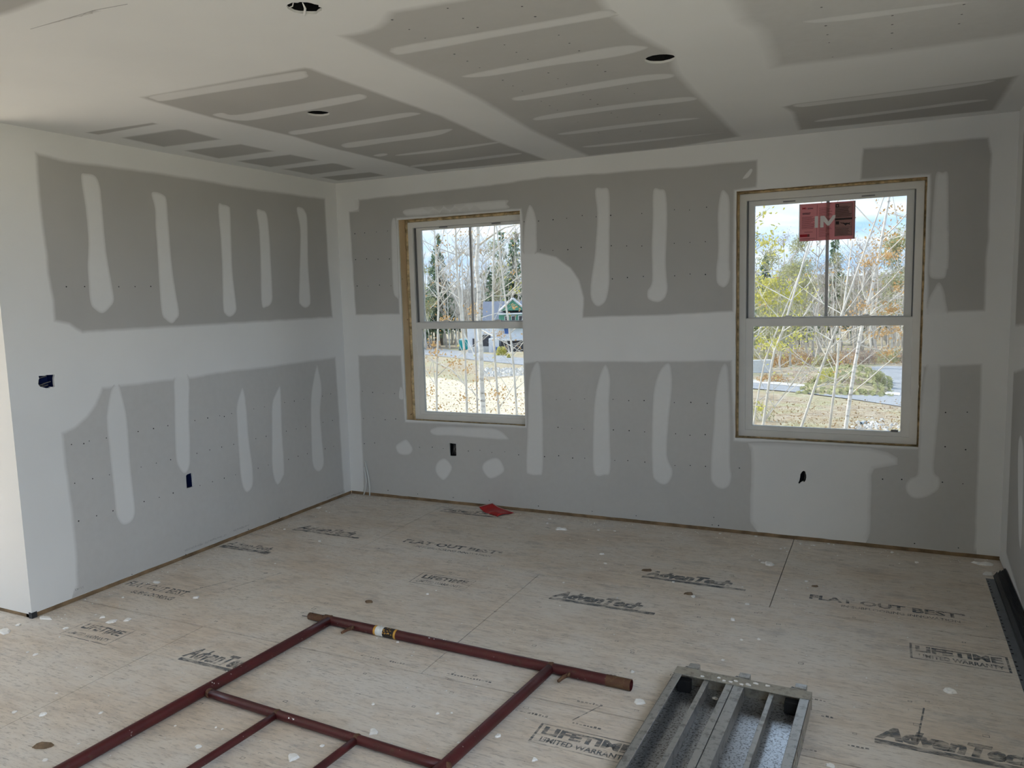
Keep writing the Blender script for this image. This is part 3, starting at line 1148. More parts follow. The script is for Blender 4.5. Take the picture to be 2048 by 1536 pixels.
strips('ceil', None, [
    [(302, 191), (400, 175), (520, 154), (601, 142), (614, 147), (608, 157), (520, 171), (400, 190), (328, 202), (308, 199)],
    [(424, 229), (444, 225), (472, 229), (560, 214), (700, 190), (722, 188), (734, 193), (718, 201), (620, 220), (513, 239), (478, 241), (444, 236)],
    [(577, 263), (620, 256), (700, 243), (800, 226), (835, 225), (838, 229), (787, 239), (700, 253), (650, 261), (590, 269.5)],
    [(682, 290.5), (702, 284), (800, 271), (889, 258), (904, 260), (869, 272), (780, 284), (701, 295.5)],
    [(746, 311), (760, 307), (774, 307), (774, 310), (760, 313)],
    [(799, 308), (900, 295), (992, 283.5), (1004, 285), (900, 301), (804, 311)],
    [(819, 332), (841, 328), (940, 316), (1026, 306), (1037, 309), (940, 322), (831, 334)],
    [(780, 100), (804, 90.6), (1000, 57), (1130, 34), (1210, 19.5), (1230, 23), (1234, 31), (1130, 50), (1000, 73), (900, 92), (804, 109), (784, 106)],
    [(922, 153), (975, 140), (1100, 116), (1231, 92), (1280, 91), (1294, 97), (1231, 114), (1100, 132), (975, 153)],
    [(1023, 196), (1060, 188), (1170, 168), (1282, 150), (1345, 147.5), (1340, 156), (1282, 164), (1170, 182), (1045, 201)],
    [(1067, 236), (1111, 226), (1230, 209), (1350, 195), (1390, 194), (1380, 202), (1250, 217), (1150, 231), (1078, 240.5)],
    [(1120, 266), (1230, 250), (1350, 237.5), (1402, 236), (1348, 244), (1230, 258), (1136, 269)],
    [(1168, 292), (1260, 282), (1350, 273), (1450, 264), (1348, 277), (1260, 287), (1182, 294.5)],
    [(1605, 42), (1720, 25), (1900, 4), (1960, 2), (1880, 15), (1740, 36), (1640, 46)],
    [(1590, 208.5), (1690, 196), (1850, 176), (1985, 160), (1960, 169), (1820, 189), (1690, 204), (1604, 214)],
    [(1630, 243.5), (1656, 236), (1800, 218), (1930, 201), (1978, 199.5), (1930, 207), (1800, 224), (1690, 238)]], 0.75)
d2 = [(718, 48), (808, 107), (893, 160), (393, 115), (493, 172), (586, 222), (1153, 37), (1230, 97), (1050, 262), (1120, 306), (1187, 347), (757, 316), (833, 357),
      (905, 396), (1368, 205), (1430, 252), (1487, 297), (1307, 426), (1363, 461), (1413, 493), (1040, 469), (1100, 502), (1155, 532), (1595, 380), (1640, 418),
      (1265, 592), (1315, 618), (1360, 644), (1510, 553), (1553, 582), (1595, 610), (1770, 517), (1810, 547), (1675, 661), (1710, 685), (1480, 714), (1958, 671), (1600, 776), (1845, 767)]
pc = [(650 + x * k3, y * k3) for x, y in d2]
pc += [(1348 + x * k3, y * k3) for x, y in [(863, 42), (888, 150), (898, 202), (908, 249), (928, 333), (1278, 90), (1277, 143), (1276, 193), (1273, 284), (1697, 25), (1684, 84), (1668, 138)]]
dots('ceil', None, pc, r=0.0042)
finish(ceiling, before)
mb = MB()
for dz in (0.0,):
    a = [on_ceil(u, v) for u, v in ((61, 58), (120, 41), (190, 20), (255, 8))]
    mb.tube([(p.x, p.y, H - 0.0002) for p in a], 0.0008, 5)
child_world(mb.build('tape_crease', M['print_grey']), ceiling)

# ---- windows
GLASS_U, GLASS_L = 0.132, 0.103


def window(name, fx0, fx1, fz0, fz1, gx0, gx1, uz0, uz1, lz0, lz1, ro):
    w = empty(name, (fx0, 0.12, fz0))
    tag(w, kind='structure')
    o = (fx0, 0.12, fz0)
    fw = 0.042
    MB().ring(fx0, fx1, fz0, fz1, fw, 0.080, 0.164).build('window_frame', M['vinyl'], w, o, bevel=0.003)
    ix0, ix1 = fx0 + fw, fx1 - fw
    MB().ring(ix0, ix1, lz1 + 0.008, fz1 - fw, (gx0 - ix0, ix1 - gx1, uz0 - lz1 - 0.008, fz1 - fw - uz1), 0.120, 0.150).build('upper_sash', M['vinyl'], w, o, bevel=0.002)
    MB().ring(ix0 - 0.006, ix1 + 0.006, fz0 + fw - 0.006, uz0 - 0.006, (gx0 - ix0 + 0.005, ix1 - gx1 + 0.005, lz0 - fz0 - fw + 0.006, uz0 - 0.006 - lz1), 0.086, 0.116).build('lower_sash', M['vinyl'], w, o, bevel=0.003)
    for nx in (ix0, ix1 - 0.007):
        MB().box(nx, nx + 0.007, 0.098, 0.119, uz0 - 0.004, fz1 - fw).build('sash_track', M['track_grey'], w, o)
    MB().box(gx0 - 0.003, gx1 + 0.003, GLASS_U - 0.002, GLASS_U + 0.002, uz0 - 0.003, uz1 + 0.003).build('pane', M['glass'], w, o)
    MB().box(gx0 - 0.003, gx1 + 0.003, GLASS_L - 0.002, GLASS_L + 0.002, lz0 - 0.003, lz1 + 0.003).build('pane', M['glass'], w, o)
    mx = (gx0 + gx1) / 2
    MB().box(mx - 0.009, mx + 0.009, GLASS_U - 0.0046, GLASS_U - 0.0024, uz0, uz1).build('muntin', plain('muntin_grey', (0.42, 0.42, 0.42), 0.5) if 'muntin_grey' not in M else M['muntin_grey'], w, o)
    for fx in (0.24, 0.76):
        lx = gx0 + (gx1 - gx0) * fx
        MB().box(lx - 0.03, lx + 0.03, 0.092, 0.118, uz0 - 0.006, uz0 + 0.004).box(lx - 0.012, lx + 0.02, 0.096, 0.11, uz0 + 0.004, uz0 + 0.010).build('sash_lock', M['vinyl'], w, o)
        MB().box(lx - 0.035, lx + 0.035, 0.1165, 0.1195, uz1 + 0.010, uz1 + 0.016).build('tilt_latch', M['track_grey'], w, o)
    # foam bead squeezed out between frame and rough opening
    g = random.Random(len(name) + int(fx0 * 10))

    def bead(a, b, r):
        n = 26
        path, rad = [], []
        for i in range(n + 1):
            t = i / n
            path.append((a[0] + (b[0] - a[0]) * t + g.uniform(-0.002, 0.002), 0.098 + g.uniform(-0.006, 0.004), a[1] + (b[1] - a[1]) * t))
            rad.append(r * g.uniform(0.8, 1.15))
        MB().tube(path, rad, 8).build('foam_seal', M['foam'], w, o, smooth=True)

    lg = max(0.006, (fx0 - ro[0]) / 2)
    rg = max(0.006, (ro[1] - fx1) / 2)
    bead((fx0 - lg, ro[2]), (fx0 - lg, ro[3]), lg + 0.003)
    bead((fx1 + rg, ro[2]), (fx1 + rg, ro[3]), rg + 0.003)
    bead((ro[0], fz0 - 0.005), (ro[1], fz0 - 0.005), 0.008)
    bead((ro[0], (fz1 + ro[3]) / 2), (ro[1], (fz1 + ro[3]) / 2), max(0.006, (ro[3] - fz1) / 2))
    return w


window('window_1', 0.577, 1.577, 0.612, 2.086, 0.662, 1.492, 1.352, 2.026, 0.674, 1.297, LWF)
win2 = window('window_2', 2.976, 3.978, 0.612, 2.104, 3.060, 3.890, 1.355, 2.033, 0.681, 1.300, RWF)
o2 = (2.976, 0.12, 0.612)
MB().box(3.842, 3.880, 0.086, 0.098, 0.680, 0.692).build('vent_stop', M['track_grey'], win2, o2)

# ================================================================== INTERIOR THINGS
# ---- maker's sticker on the upper pane of window_2
ys = GLASS_U - 0.0056
p00, p10, p11, p01 = (on_back(u, v, ys) for u, v in ((1597, 485), (1709.5, 475.5), (1711.5, 400), (1599, 410)))
sx0, sx1, sz0, sz1 = (p00.x + p01.x) / 2, (p10.x + p11.x) / 2, (p00.z + p10.z) / 2, (p01.z + p11.z) / 2
sz1 = min(sz1, 2.030)
SW, SH = sx1 - sx0, sz1 - sz0
so = (sx0, ys, sz0)
stk = thing('window_sticker', 'pink printed label with white letters stuck on the upper pane of the right window', 'sticker', so)


def sbox(a, b, c, d, m, name, lay=1):
    MB().box(a * SW, b * SW, -0.0006 * lay, -0.0006 * lay + 0.0005, c * SH, d * SH).build(name, M[m], stk)


def sline(u0, v0, u1, v1):
    pass


MB().box(0, SW, 0, 0.0006, 0, SH).build('paper_sheet', M['sticker_pink'], stk)
sbox(0.0, 0.018, 0.0, 1.0, 'print_white', 'paper_margin'); sbox(0.965, 1.0, 0.0, 1.0, 'sticker_tan', 'paper_margin')
sbox(0.645, 0.95, 0.09, 0.955, 'sticker_tan', 'energy_panel')
g = random.Random(5)
mbm, mbd = MB(), MB()


def pline(mbx, a, b, c, h=0.008, lay=2):
    mbx.box(a * SW, b * SW, -0.0006 * lay, -0.0006 * lay + 0.0004, c * SH, (c + h) * SH)


for i in range(13):
    pline(mbm, 0.05, 0.26 + g.uniform(-0.04, 0.03), 0.335 + i * 0.026)
for i in range(24):
    pline(mbm, 0.36, 0.58 + g.uniform(-0.10, 0.02), 0.10 + i * 0.033)
pline(mbm, 0.322, 0.327, 0.03, 0.93); pline(mbm, 0.10, 0.25, 0.235, 0.01); pline(mbm, 0.02, 0.30, 0.06, 0.01); pline(mbm, 0.02, 0.20, 0.035, 0.008)
mbm.build('text_lines', M['print_maroon'], stk)['kind'] = 'stuff'
for i in range(12):
    pline(mbd, 0.66, 0.93 + g.uniform(-0.06, 0.01), 0.60 + i * 0.024, 0.010)
for i in range(7):
    pline(mbd, 0.66, 0.93 + g.uniform(-0.08, 0.01), 0.12 + i * 0.027, 0.008)
pline(mbd, 0.645, 0.95, 0.09, 0.006); pline(mbd, 0.645, 0.95, 0.95, 0.006); pline(mbd, 0.645, 0.65, 0.09, 0.86); pline(mbd, 0.945, 0.95, 0.09, 0.86)
pline(mbd, 0.06, 0.21, 0.745, 0.016); pline(mbd, 0.06, 0.20, 0.715, 0.016); pline(mbd, 0.15, 0.255, 0.875, 0.010); pline(mbd, 0.15, 0.25, 0.855, 0.010)
pline(mbd, 0.645, 0.95, 0.315, 0.006)
mbd.build('text_lines', M['print_dark'], stk)['kind'] = 'stuff'
sbox(0.645, 0.95, 0.515, 0.565, 'print_dark', 'black_bar', 3)
sbox(0.66, 0.72, 0.40, 0.485, 'print_dark', 'black_square', 3)
MB().ring(0.655 * SW, 0.712 * SW, 0.855 * SH, 0.935 * SH, 0.0045, -0.0018, -0.0013).build('emblem_ring', M['print_dark'], stk)
mp = [(0.735, 0.47), (0.75, 0.43), (0.79, 0.415), (0.82, 0.385), (0.835, 0.355), (0.85, 0.385), (0.88, 0.395), (0.915, 0.375), (0.905, 0.41), (0.925, 0.455), (0.89, 0.425), (0.85, 0.435),
      (0.82, 0.425), (0.80, 0.44), (0.765, 0.44)]
MB().add([(a * SW, -0.0018, b * SH) for a, b in mp], [tuple(range(len(mp)))]).build('map_print', M['print_dark'], stk)
sbox(0.02, 0.155, 0.115, 0.185, 'print_red', 'red_bar', 2)
sbox(0.155, 0.195, 0.115, 0.185, 'print_maroon', 'red_bar', 2)


def st_text(body, a, c, h, wd, m, name, lay=4, bold=0.03):
    mw = Matrix(((1, 0, 0, a * SW), (0, 0, 1, -0.0006 * lay), (0, 1, 0, c * SH), (0, 0, 0, 1)))
    return text_mesh(name, body, h * SH, M[m], mw, stk, width=wd * SW, bold=bold)


st_text('Mi', 0.06, 0.855, 0.055, 0.072, 'print_red', 'lettering', bold=0.008)
sbox(0.285, 0.345, 0.345, 0.655, 'print_white', 'lettering', 4)
sbox(0.385, 0.445, 0.345, 0.655, 'print_white', 'lettering', 4)
MB().add([(a * SW, -0.0026, b * SH) for a, b in ((0.385, 0.655), (0.455, 0.655), (0.532, 0.50), (0.61, 0.655), (0.65, 0.655), (0.65, 0.58), (0.545, 0.385), (0.515, 0.385), (0.385, 0.60))],
         [tuple(range(9))]).build('lettering', M['print_white'], stk)


# ---- boxes and cans in the holes
def wires(parent, o, pts, m='wire_grey', r=0.003):
    MB().tube(pts, r, 6).build('wire', M[m], parent, o, smooth=True)


def wall_box(name, label, plane, loop, depth, m):
    xs = [p[0] for p in loop]; zs = [p[1] for p in loop]
    a0, a1, b0, b1 = min(xs) - 0.004, max(xs) + 0.004, min(zs) - 0.004, max(zs) + 0.004
    to3 = PLANES[plane][2]
    base = to3((a0 + a1) / 2, b0, -TD)
    t = thing(name, label, 'electrical box', base)
    f0, f1 = -TD - 0.0005, -TD - depth
    c = [(a0, b0), (a1, b0), (a1, b1), (a0, b1)]
    vs = [to3(a, b, f0) for a, b in c] + [to3(a, b, f1) for a, b in c]
    MB().add(vs, [(4, 5, 6, 7), (0, 1, 5, 4), (1, 2, 6, 5), (2, 3, 7, 6), (3, 0, 4, 7)]).build('box_shell', M[m], t, base)
    return t, base, (a0, a1, b0, b1), to3


t, b, (a0, a1, b0, b1), to3 = wall_box('switch_box', 'blue switch box in a ragged hole at the left end of the left wall', 'left', HOLE_S, 0.055, 'blue_plastic')
for i, (f, gz) in enumerate(((0.25, 0.25), (0.4, 0.15), (0.55, 0.35), (0.35, 0.75))):
    wires(t, b, [to3(a0 + (a1 - a0) * f, b0 + 0.004, -0.05), to3(a0 + (a1 - a0) * (f - 0.1), b0 + (b1 - b0) * gz, -0.025), to3(a0 + (a1 - a0) * (f + 0.3), b0 + (b1 - b0) * (gz + 0.1), -0.022)])
t, b, (a0, a1, b0, b1), to3 = wall_box('outlet_box', 'blue outlet box low on the left wall below a compound strip', 'left', HOLE_O, 0.06, 'blue_plastic')
wires(t, b, [to3(a0 + 0.02, b1 - 0.005, -0.06), to3(a0 + 0.03, b0 + 0.05, -0.05), to3(a0 + 0.02, b0 + 0.01, -0.05)])
t, b, (a0, a1, b0, b1), to3 = wall_box('outlet_box', 'dark outlet box below the left window', 'back', HOLE_B, 0.05, 'can_black')
for dx in (-0.012, 0.0, 0.012):
    wires(t, b, [to3((a0 + a1) / 2 + dx, b1 - 0.004, -0.045), to3((a0 + a1) / 2 + dx * 0.4, (b0 + b1) / 2, -0.022), to3((a0 + a1) / 2 + dx * 1.6, b0 + 0.012, -0.03)], r=0.0022)
t, b, (a0, a1, b0, b1), to3 = wall_box('cable_box', 'black box behind a small ragged oval hole below the right window', 'back', HOLE_R, 0.05, 'black')
wires(t, b, [to3((a0 + a1) / 2 + 0.01, b1 - 0.004, -0.045), to3((a0 + a1) / 2 + 0.014, (b0 + b1) / 2, -0.02), to3((a0 + a1) / 2 + 0.006, b0 + 0.01, -0.03)], r=0.002)

names = ['round hole with dark light can, nearest the left wall', 'round hole with dark light can, above the right part of the room', 'ragged round hole with dark light can and loose paper strip, at the top edge']
for i, (c, lb) in enumerate(zip(CANS, names)):
    t = thing('light_can', lb, 'light can', (c[0], c[1], H + CT), group='ceiling can lights')
    ring = circ(0, 0, c[2] + 0.012, 24)
    n = 24
    vs = [(p[0], p[1], 0.0005) for p in ring] + [(p[0], p[1], 0.11) for p in ring]
    MB().add(vs, [(k, (k + 1) % n, n + (k + 1) % n, n + k) for k in range(n)] + [tuple(range(n, 2 * n))]).build('can_housing', M['can_black'], t)
    if i == 2:
        MB().tube([(0.029, -0.043, -0.011), (0.002, 0.0, -0.009), (-0.034, 0.040, -0.010)], [0.0015, 0.0035, 0.004], 6).build('paper_strip', M['chip_white'], t, smooth=True)
        MB().tube([(-0.040, -0.022, -0.006), (-0.030, -0.018, -0.002), (-0.022, -0.024, 0.004)], 0.0018, 6).build('paper_strip', M['chip_white'], t, smooth=True)
    else:
        MB().tube([(0.03, 0.02, 0.10), (0.0, 0.0, 0.05), (0.02, -0.03, 0.09)], 0.004, 6).build('wire', M['wire_grey'], t, smooth=True)

# ---- two white cables coming out of the corner
for lb, pix, ys_ in (('longer white cable hanging from the wall in the far left corner', [(730, 922), (734, 938), (737.5, 958), (739.5, 975), (739.5, 994)], (0.0, -0.012, -0.022, -0.026, -0.030)),
                     ('shorter white cable left of its pair in the far left corner', [(728.5, 934), (731, 948), (732.5, 962), (731.5, 977), (727.5, 993)], (0.0, -0.010, -0.018, -0.022, -0.024))):
    pth = [on_back(u, v, y) for (u, v), y in zip(pix, ys_)]
    pth[-1].z = 0.005
    c = MB().tube(pth, 0.0052, 8).build('wall_cable', M['cable_white'], None, tuple(pth[-1]), smooth=True)
    tag(c, lb, 'cable', 'cables in the corner')

# ---- red paper sheet by the wall
nU, nV = 12, 10
A, Bc, Cc, D = Vector((1.190, -0.085, 0.026)), Vector((1.262, -0.012, 0.040)), Vector((1.462, -0.075, 0.006)), Vector((1.392, -0.195, 0.004))
vs, fs = [], []
for i in range(nU + 1):
    for j in range(nV + 1):
        s, t_ = i / nU, j / nV
        p = (A * (1 - s) + D * s) * (1 - t_) + (Bc * (1 - s) + Cc * s) * t_
        p.z = max(0.0025, p.z - 0.030 * math.sin(PI * s) * (1 - 0.5 * t_) * (1 - s) + 0.014 * math.sin(PI * t_ * 1.2) * s * (1 - t_))
        if t_ < 0.3 and s > 0.45:
            p.z += 0.018 * math.sin(PI * t_ / 0.3) * math.sin(PI * (s - 0.45) / 0.55)
        vs.append(tuple(p))
for i in range(nU):
    for j in range(nV):
        a = i * (nV + 1) + j
        fs.append((a, a + nV + 1, a + nV + 2, a + 1))
rp = thing('red_paper_sheet', 'crumpled red paper sheet lying against the foot of the back wall', 'paper', (1.33, -0.1, 0.0))
sh = MB().add(vs, fs).build('paper_sheet', M['red_paper'], rp, (1.33, -0.1, 0.0), smooth=True)
sm = sh.modifiers.new('thick', 'SOLIDIFY'); sm.thickness = 0.0014
edge = [vs[j] for j in range(nV + 1)] + [vs[i * (nV + 1) + nV] for i in range(1, nU + 1)]
MB().tube(edge, 0.0022, 5).build('torn_edge', M['paper_edge'], rp, (1.33, -0.1, 0.0))

# ---- scaffold frame lying on the floor
R1, R2, R3 = 0.0215, 0.0170, 0.0135
SX = thing('scaffold', 'dark red steel scaffold frame lying flat on the subfloor', 'scaffold', (2.0, -2.8, 0.0))
so = (2.0, -2.8, 0.0)
legA0, legA1 = Vector((1.425, -2.088, R1)), Vector((2.943, -2.143, R1))
ld = (legA1 - legA0).normalized()
pd = Vector((ld.y, -ld.x, 0))              # towards the camera side
FRW = 1.50


def seg(a, b, k=8):
    return [a + (b - a) * i / k for i in range(k + 1)]


def pipe(name, a, b, r, m='red', n=16, open_end=False):
    mbx = MB()
    mbx.tube(seg(a, b), r, n, caps=not open_end)
    if open_end:
        mbx.tube(seg(b, a), r - 0.003, n, caps=False)
        d = (b - a).normalized()
        i0 = 8 * n
    return mbx.build(name, M[m], SX, so, smooth=True)


pipe('leg', legA0, legA1, R1, open_end=True)
legB0, legB1 = legA0 + pd * FRW, legA1 + pd * FRW
pipe('leg', legB0, legB1, R1, open_end=True)
for a, b in ((legA0, legA1), (legB0, legB1)):
    e0 = b - ld * 0.10
    MB().tube(seg(e0, b + ld * 0.0005, 2), R1 + 0.0006, 16, caps=False).build('worn_pipe_end', M['rusty_steel'], SX, so, smooth=True)
    c0 = b - ld * 0.03
    MB().tube([c0, c0 + ld * 0.001], R1 - 0.0035, 16).build('pipe_bore', M['black'], SX, so)
    pin0 = a + ld * 0.01
    MB().tube(seg(pin0 - ld * 0.115, pin0, 3), 0.0175, 14).build('coupling_pin', M['rusty_steel'], SX, so, smooth=True)
    MB().tube(seg(pin0 - ld * 0.02, pin0 + ld * 0.012, 2), R1 + 0.002, 14).build('collar', M['rusty_steel'], SX, so, smooth=True)
    for off in (0.03, 0.095):
        q = pin0 - ld * off
        MB().tube([q + Vector((0, 0, 0.0165)), q + Vector((0, 0, 0.0182))], 0.004, 10).build('pin_hole', M['black'], SX, so)
    # nail sticking out of the coupling pin
MB().tube([legA0 - ld * 0.09 + Vector((0, -0.012, 0.002)), legA0 - ld * 0.135 + Vector((0, -0.02, 0.004))], 0.0022, 6).build('nail', M['wire_grey'], SX, so)


def on_leg(x):
    t_ = (x - legA0.x) / ld.x
    return legA0 + ld * t_


top0 = on_leg(1.447)
topd = Vector((-0.062, -1, 0)).normalized()
topd = (pd + (topd - pd) * 0.55).normalized()
pipe('crossbar', top0, top0 + topd * FRW, R1)
bot0 = on_leg(2.602)
botd = (Vector((2.538, -2.876, 0)) - Vector((bot0.x, bot0.y, 0))).normalized()
pipe('crossbar', bot0, bot0 + botd * FRW, R1 - 0.001)
md0, md1 = Vector((1.436, -2.826, R2 + 0.003)), Vector((2.545, -2.882, R2 + 0.003))
pipe('ladder_rail', md0, md1, R2)
for x in (1.803, 2.178):
    a = md0 + (md1 - md0) * ((x - md0.x) / (md1.x - md0.x))
    pipe('rung', a, a + (topd + botd).normalized() * 0.74, R3)
for q, r in ((top0, R1), (bot0, R1), (md0 + Vector((0.01, 0, 0)), R2), (md1, R2), (md0 + (md1 - md0) * 0.331, R2), (md0 + (md1 - md0) * 0.669, R2)):
    bm_ = bmesh.new()
    bmesh.ops.create_icosphere(bm_, subdivisions=2, radius=r * 1.16, matrix=Matrix.Translation(q - Vector(so)))
    me = bpy.data.meshes.new('weld')
    bm_.to_mesh(me); bm_.free()
    me.materials.append(M['rusty_steel'])
    link(bpy.data.objects.new('weld', me), SX)
for x in (1.602, 2.690):                                 # brace studs
    q = on_leg(x) + pd * (R1 - 0.004)
    MB().tube([q, q + pd * 0.030 + Vector((-0.012, 0, -0.001)), q + pd * 0.062 + Vector((-0.020, 0, -0.005))], [0.0085, 0.0075, 0.006], 8).build('brace_stud', M['rusty_steel'], SX, so, smooth=True)
    MB().tube([q + Vector((0, 0, 0.004)), q + Vector((0.006, -0.012, 0.010)), q + pd * 0.02], 0.005, 8).build('brace_latch', M['rusty_steel'], SX, so, smooth=True)
# paper label round the leg
l0, l1 = on_leg(1.715), on_leg(1.838)


def wrap(name, a, b, m, extra):
    MB().tube(seg(a, b, 2), R1 + extra, 18, caps=False).build(name, M[m], SX, so, smooth=True)


wrap('label_band', l0, l0 + (l1 - l0) * 0.09, 'label_gold', 0.0009)
wrap('label_field', l0 + (l1 - l0) * 0.06, l0 + (l1 - l0) * 0.42, 'label_white', 0.0007)
wrap('label_field', l0 + (l1 - l0) * 0.42, l0 + (l1 - l0) * 0.94, 'label_black', 0.0007)
wrap('label_band', l0 + (l1 - l0) * 0.91, l1, 'label_gold', 0.0009)
mb = MB()
g = random.Random(9)
for i in range(16):
    f = g.uniform(0.45, 0.88)
    an = g.uniform(0.1, 1.9)
    c = l0 + (l1 - l0) * f
    up = Vector((0, 0, 1)) * math.sin(an) + pd * math.cos(an)
    tdir = up.cross(ld).normalized()
    q = c + up * (R1 + 0.0012)
    w_, h_ = g.uniform(0.004, 0.012), g.uniform(0.0008, 0.0018)
    mb.add([q - ld * w_ / 2 - tdir * h_, q + ld * w_ / 2 - tdir * h_, q + ld * w_ / 2 + tdir * h_, q - ld * w_ / 2 + tdir * h_], [(0, 1, 2, 3)])
mb.build('label_print', M['label_gold'], SX, so)['kind'] = 'stuff'
# blobs of compound on the pipes
mb = MB()
for q, s in ((on_leg(2.03) + Vector((0, -0.006, R1 - 0.001)), 0.012), (on_leg(2.20) + pd * 0.018 + Vector((0, 0, 0.008)), 0.007), (on_leg(2.055) + Vector((0.03, 0.004, R1)), 0.006),
             (md0 + (md1 - md0) * 0.40 + pd * 0.012 + Vector((0, 0, 0.011)), 0.012), (top0 + topd * 0.70 + Vector((0.008, 0, R1 - 0.002)), 0.008), (top0 + topd * 0.80 + Vector((0.012, 0, R1 - 0.004)), 0.007)):
    for k in range(3):
        c = q + ld * g.uniform(-s, s) * 1.5
        r = s * g.uniform(0.25, 0.55)
        n_ = 7
        top_ = [c + ld * (r * g.uniform(0.5, 1.4) * math.cos(2 * PI * i / n_)) + pd * (r * 0.5 * g.uniform(0.5, 1.2) * math.sin(2 * PI * i / n_)) for i in range(n_)]
        mb.add([p_ - Vector((0, 0, 0.003)) for p_ in top_] + [c + (p_ - c) * 0.8 + Vector((0, 0, 0.0012)) for p_ in top_],
               [tuple(range(n_, 2 * n_))] + [(i, (i + 1) % n_, n_ + (i + 1) % n_, n_ + i) for i in range(n_)])
mb.build('compound_splash', M['chip_white'], SX, so)['kind'] = 'stuff'

# ---- scaffold plank, upside down
PLK_RZ = math.radians(-1.7)
PK = thing('scaffold_plank', 'grey aluminium scaffold plank lying upside down with ribs and end hooks showing', 'scaffold plank', (3.095, -2.020, 0.0), PLK_RZ)
PWID, PLEN, PH = 0.494, 2.13, 0.068


def pk(name, m, *boxes, bevel=0.0015):
    mbx = MB()
    for bx in boxes:
        mbx.box(*bx)
    return mbx.build(name, M[m], PK, bevel=bevel)


pk('deck_sheet', 'deck_sheet', (0.004, PWID - 0.004, -PLEN, -0.004, 0.001, 0.007), bevel=0)
pk('side_rail', 'aluminium', (0, 0.004, -PLEN, -0.02, 0, PH), (0.0, 0.031, -PLEN, -0.02, PH - 0.004, PH))
pk('side_rail', 'aluminium', (PWID - 0.004, PWID, -PLEN, -0.02, 0, PH), (PWID - 0.034, PWID, -PLEN, -0.02, PH - 0.004, PH))
for f0, f1, wb_ in ((0.232, 0.272, 0.257), (0.716, 0.752, 0.737)):
    pk('stiffener_rib', 'aluminium', (f0 * PWID, f1 * PWID, -PLEN, -0.04, PH - 0.010, PH - 0.006), (wb_ * PWID - 0.002, wb_ * PWID + 0.002, -PLEN, -0.04, 0.007, PH - 0.008))
pk('centre_beam', 'aluminium', (0.400 * PWID, 0.452 * PWID, -PLEN, -0.04, PH - 0.006, PH - 0.002), (0.445 * PWID, 0.452 * PWID, -PLEN, -0.04, 0.007, PH - 0.004))
pk('centre_beam', 'aluminium', (0.458 * PWID, 0.535 * PWID, -PLEN, -0.04, PH - 0.006, PH - 0.001), (0.525 * PWID, 0.532 * PWID, -PLEN, -0.04, 0.007, PH - 0.004))
pk('end_bar', 'dusty_bar', (-0.002, PWID + 0.002, -0.052, 0.004, PH - 0.004, PH + 0.003), (-0.002, PWID + 0.002, -0.005, 0.004, 0.004, PH))
pk('end_bar', 'dusty_bar', (-0.002, PWID + 0.002, -PLEN, -PLEN + 0.042, PH - 0.004, PH + 0.001), (-0.002, PWID + 0.002, -PLEN, -PLEN + 0.005, 0.004, PH))
for f in (0.10, 0.49, 0.90):
    pk('hook', 'aluminium', (f * PWID - 0.024, f * PWID + 0.024, 0.0045, 0.012, 0.025, PH + 0.002), (f * PWID - 0.010, f * PWID + 0.030, 0.010, 0.042, PH + 0.002, PH + 0.007),
       (f * PWID + 0.024, f * PWID + 0.030, 0.010, 0.042, 0.030, PH + 0.002))
    MB().tube([(f * PWID - 0.018, 0.010, PH - 0.008), (f * PWID - 0.018, 0.022, PH - 0.008)], 0.008, 8).build('bolt', M['bead_steel'], PK, smooth=True)
for f in (0.075, 0.87):
    pk('corner_bracket', 'can_black', (f * PWID - 0.02, f * PWID + 0.03, -0.075, -0.042, 0.008, PH - 0.014))  # black blocks added for the shade in the openings under the end bar
for i in range(12):
    pk('grip_tread', 'aluminium', (PWID + 0.0002, PWID + 0.002, -0.25 - 0.045 * i, -0.238 - 0.045 * i, 0.012, PH - 0.012), bevel=0)
g = random.Random(3)
mb = MB()
for i in range(10):
    x, y = 0.10 + 0.28 * g.random(), -0.045 + 0.03 * g.random()
    mb.prism([(x + g.uniform(0.003, 0.012) * math.cos(k * 1.05), y + g.uniform(0.002, 0.008) * math.sin(k * 1.05)) for k in range(6)], PH + 0.0028, PH + 0.0055)
mb.build('compound_splash', M['chip_white'], PK)['kind'] = 'stuff'

# ---- bundle of metal corner beads along the right wall
bead_lbl = ['wide grey perforated steel strip, outermost of the bundle by the right wall'] + ['thin dark steel corner bead bundled along the foot of the right wall'] * 8


def corner_bead(x, z, y0, y1, tilt, width, label, grp):
    t_ = thing('corner_bead', label, 'corner bead', (x, (y0 + y1) / 2, 0.0), 0, grp)
    L = (y1 - y0) / 2
    c, s = math.cos(tilt), math.sin(tilt)
    th = 0.0012
    a = (c * width, s * width)
    mbx = MB()
    mbx.add([(0, -L, z), (a[0], -L, z + a[1]), (a[0], L, z + a[1]), (0, L, z), (0 - s * th, -L, z + c * th), (a[0] - s * th, -L, z + a[1] + c * th), (a[0] - s * th, L, z + a[1] + c * th), (-s * th, L, z + c * th)],
            [(0, 1, 2, 3), (7, 6, 5, 4), (0, 4, 5, 1), (2, 6, 7, 3), (0, 3, 7, 4), (1, 5, 6, 2)])
    mbx.build('flange', M['bead_steel'], t_)
    mbx = MB()
    mbx.tube([(0, -L, z + 0.002), (0, L, z + 0.002)], 0.0024, 6)
    mbx.build('nose', M['bead_steel'], t_, smooth=True)
    return t_


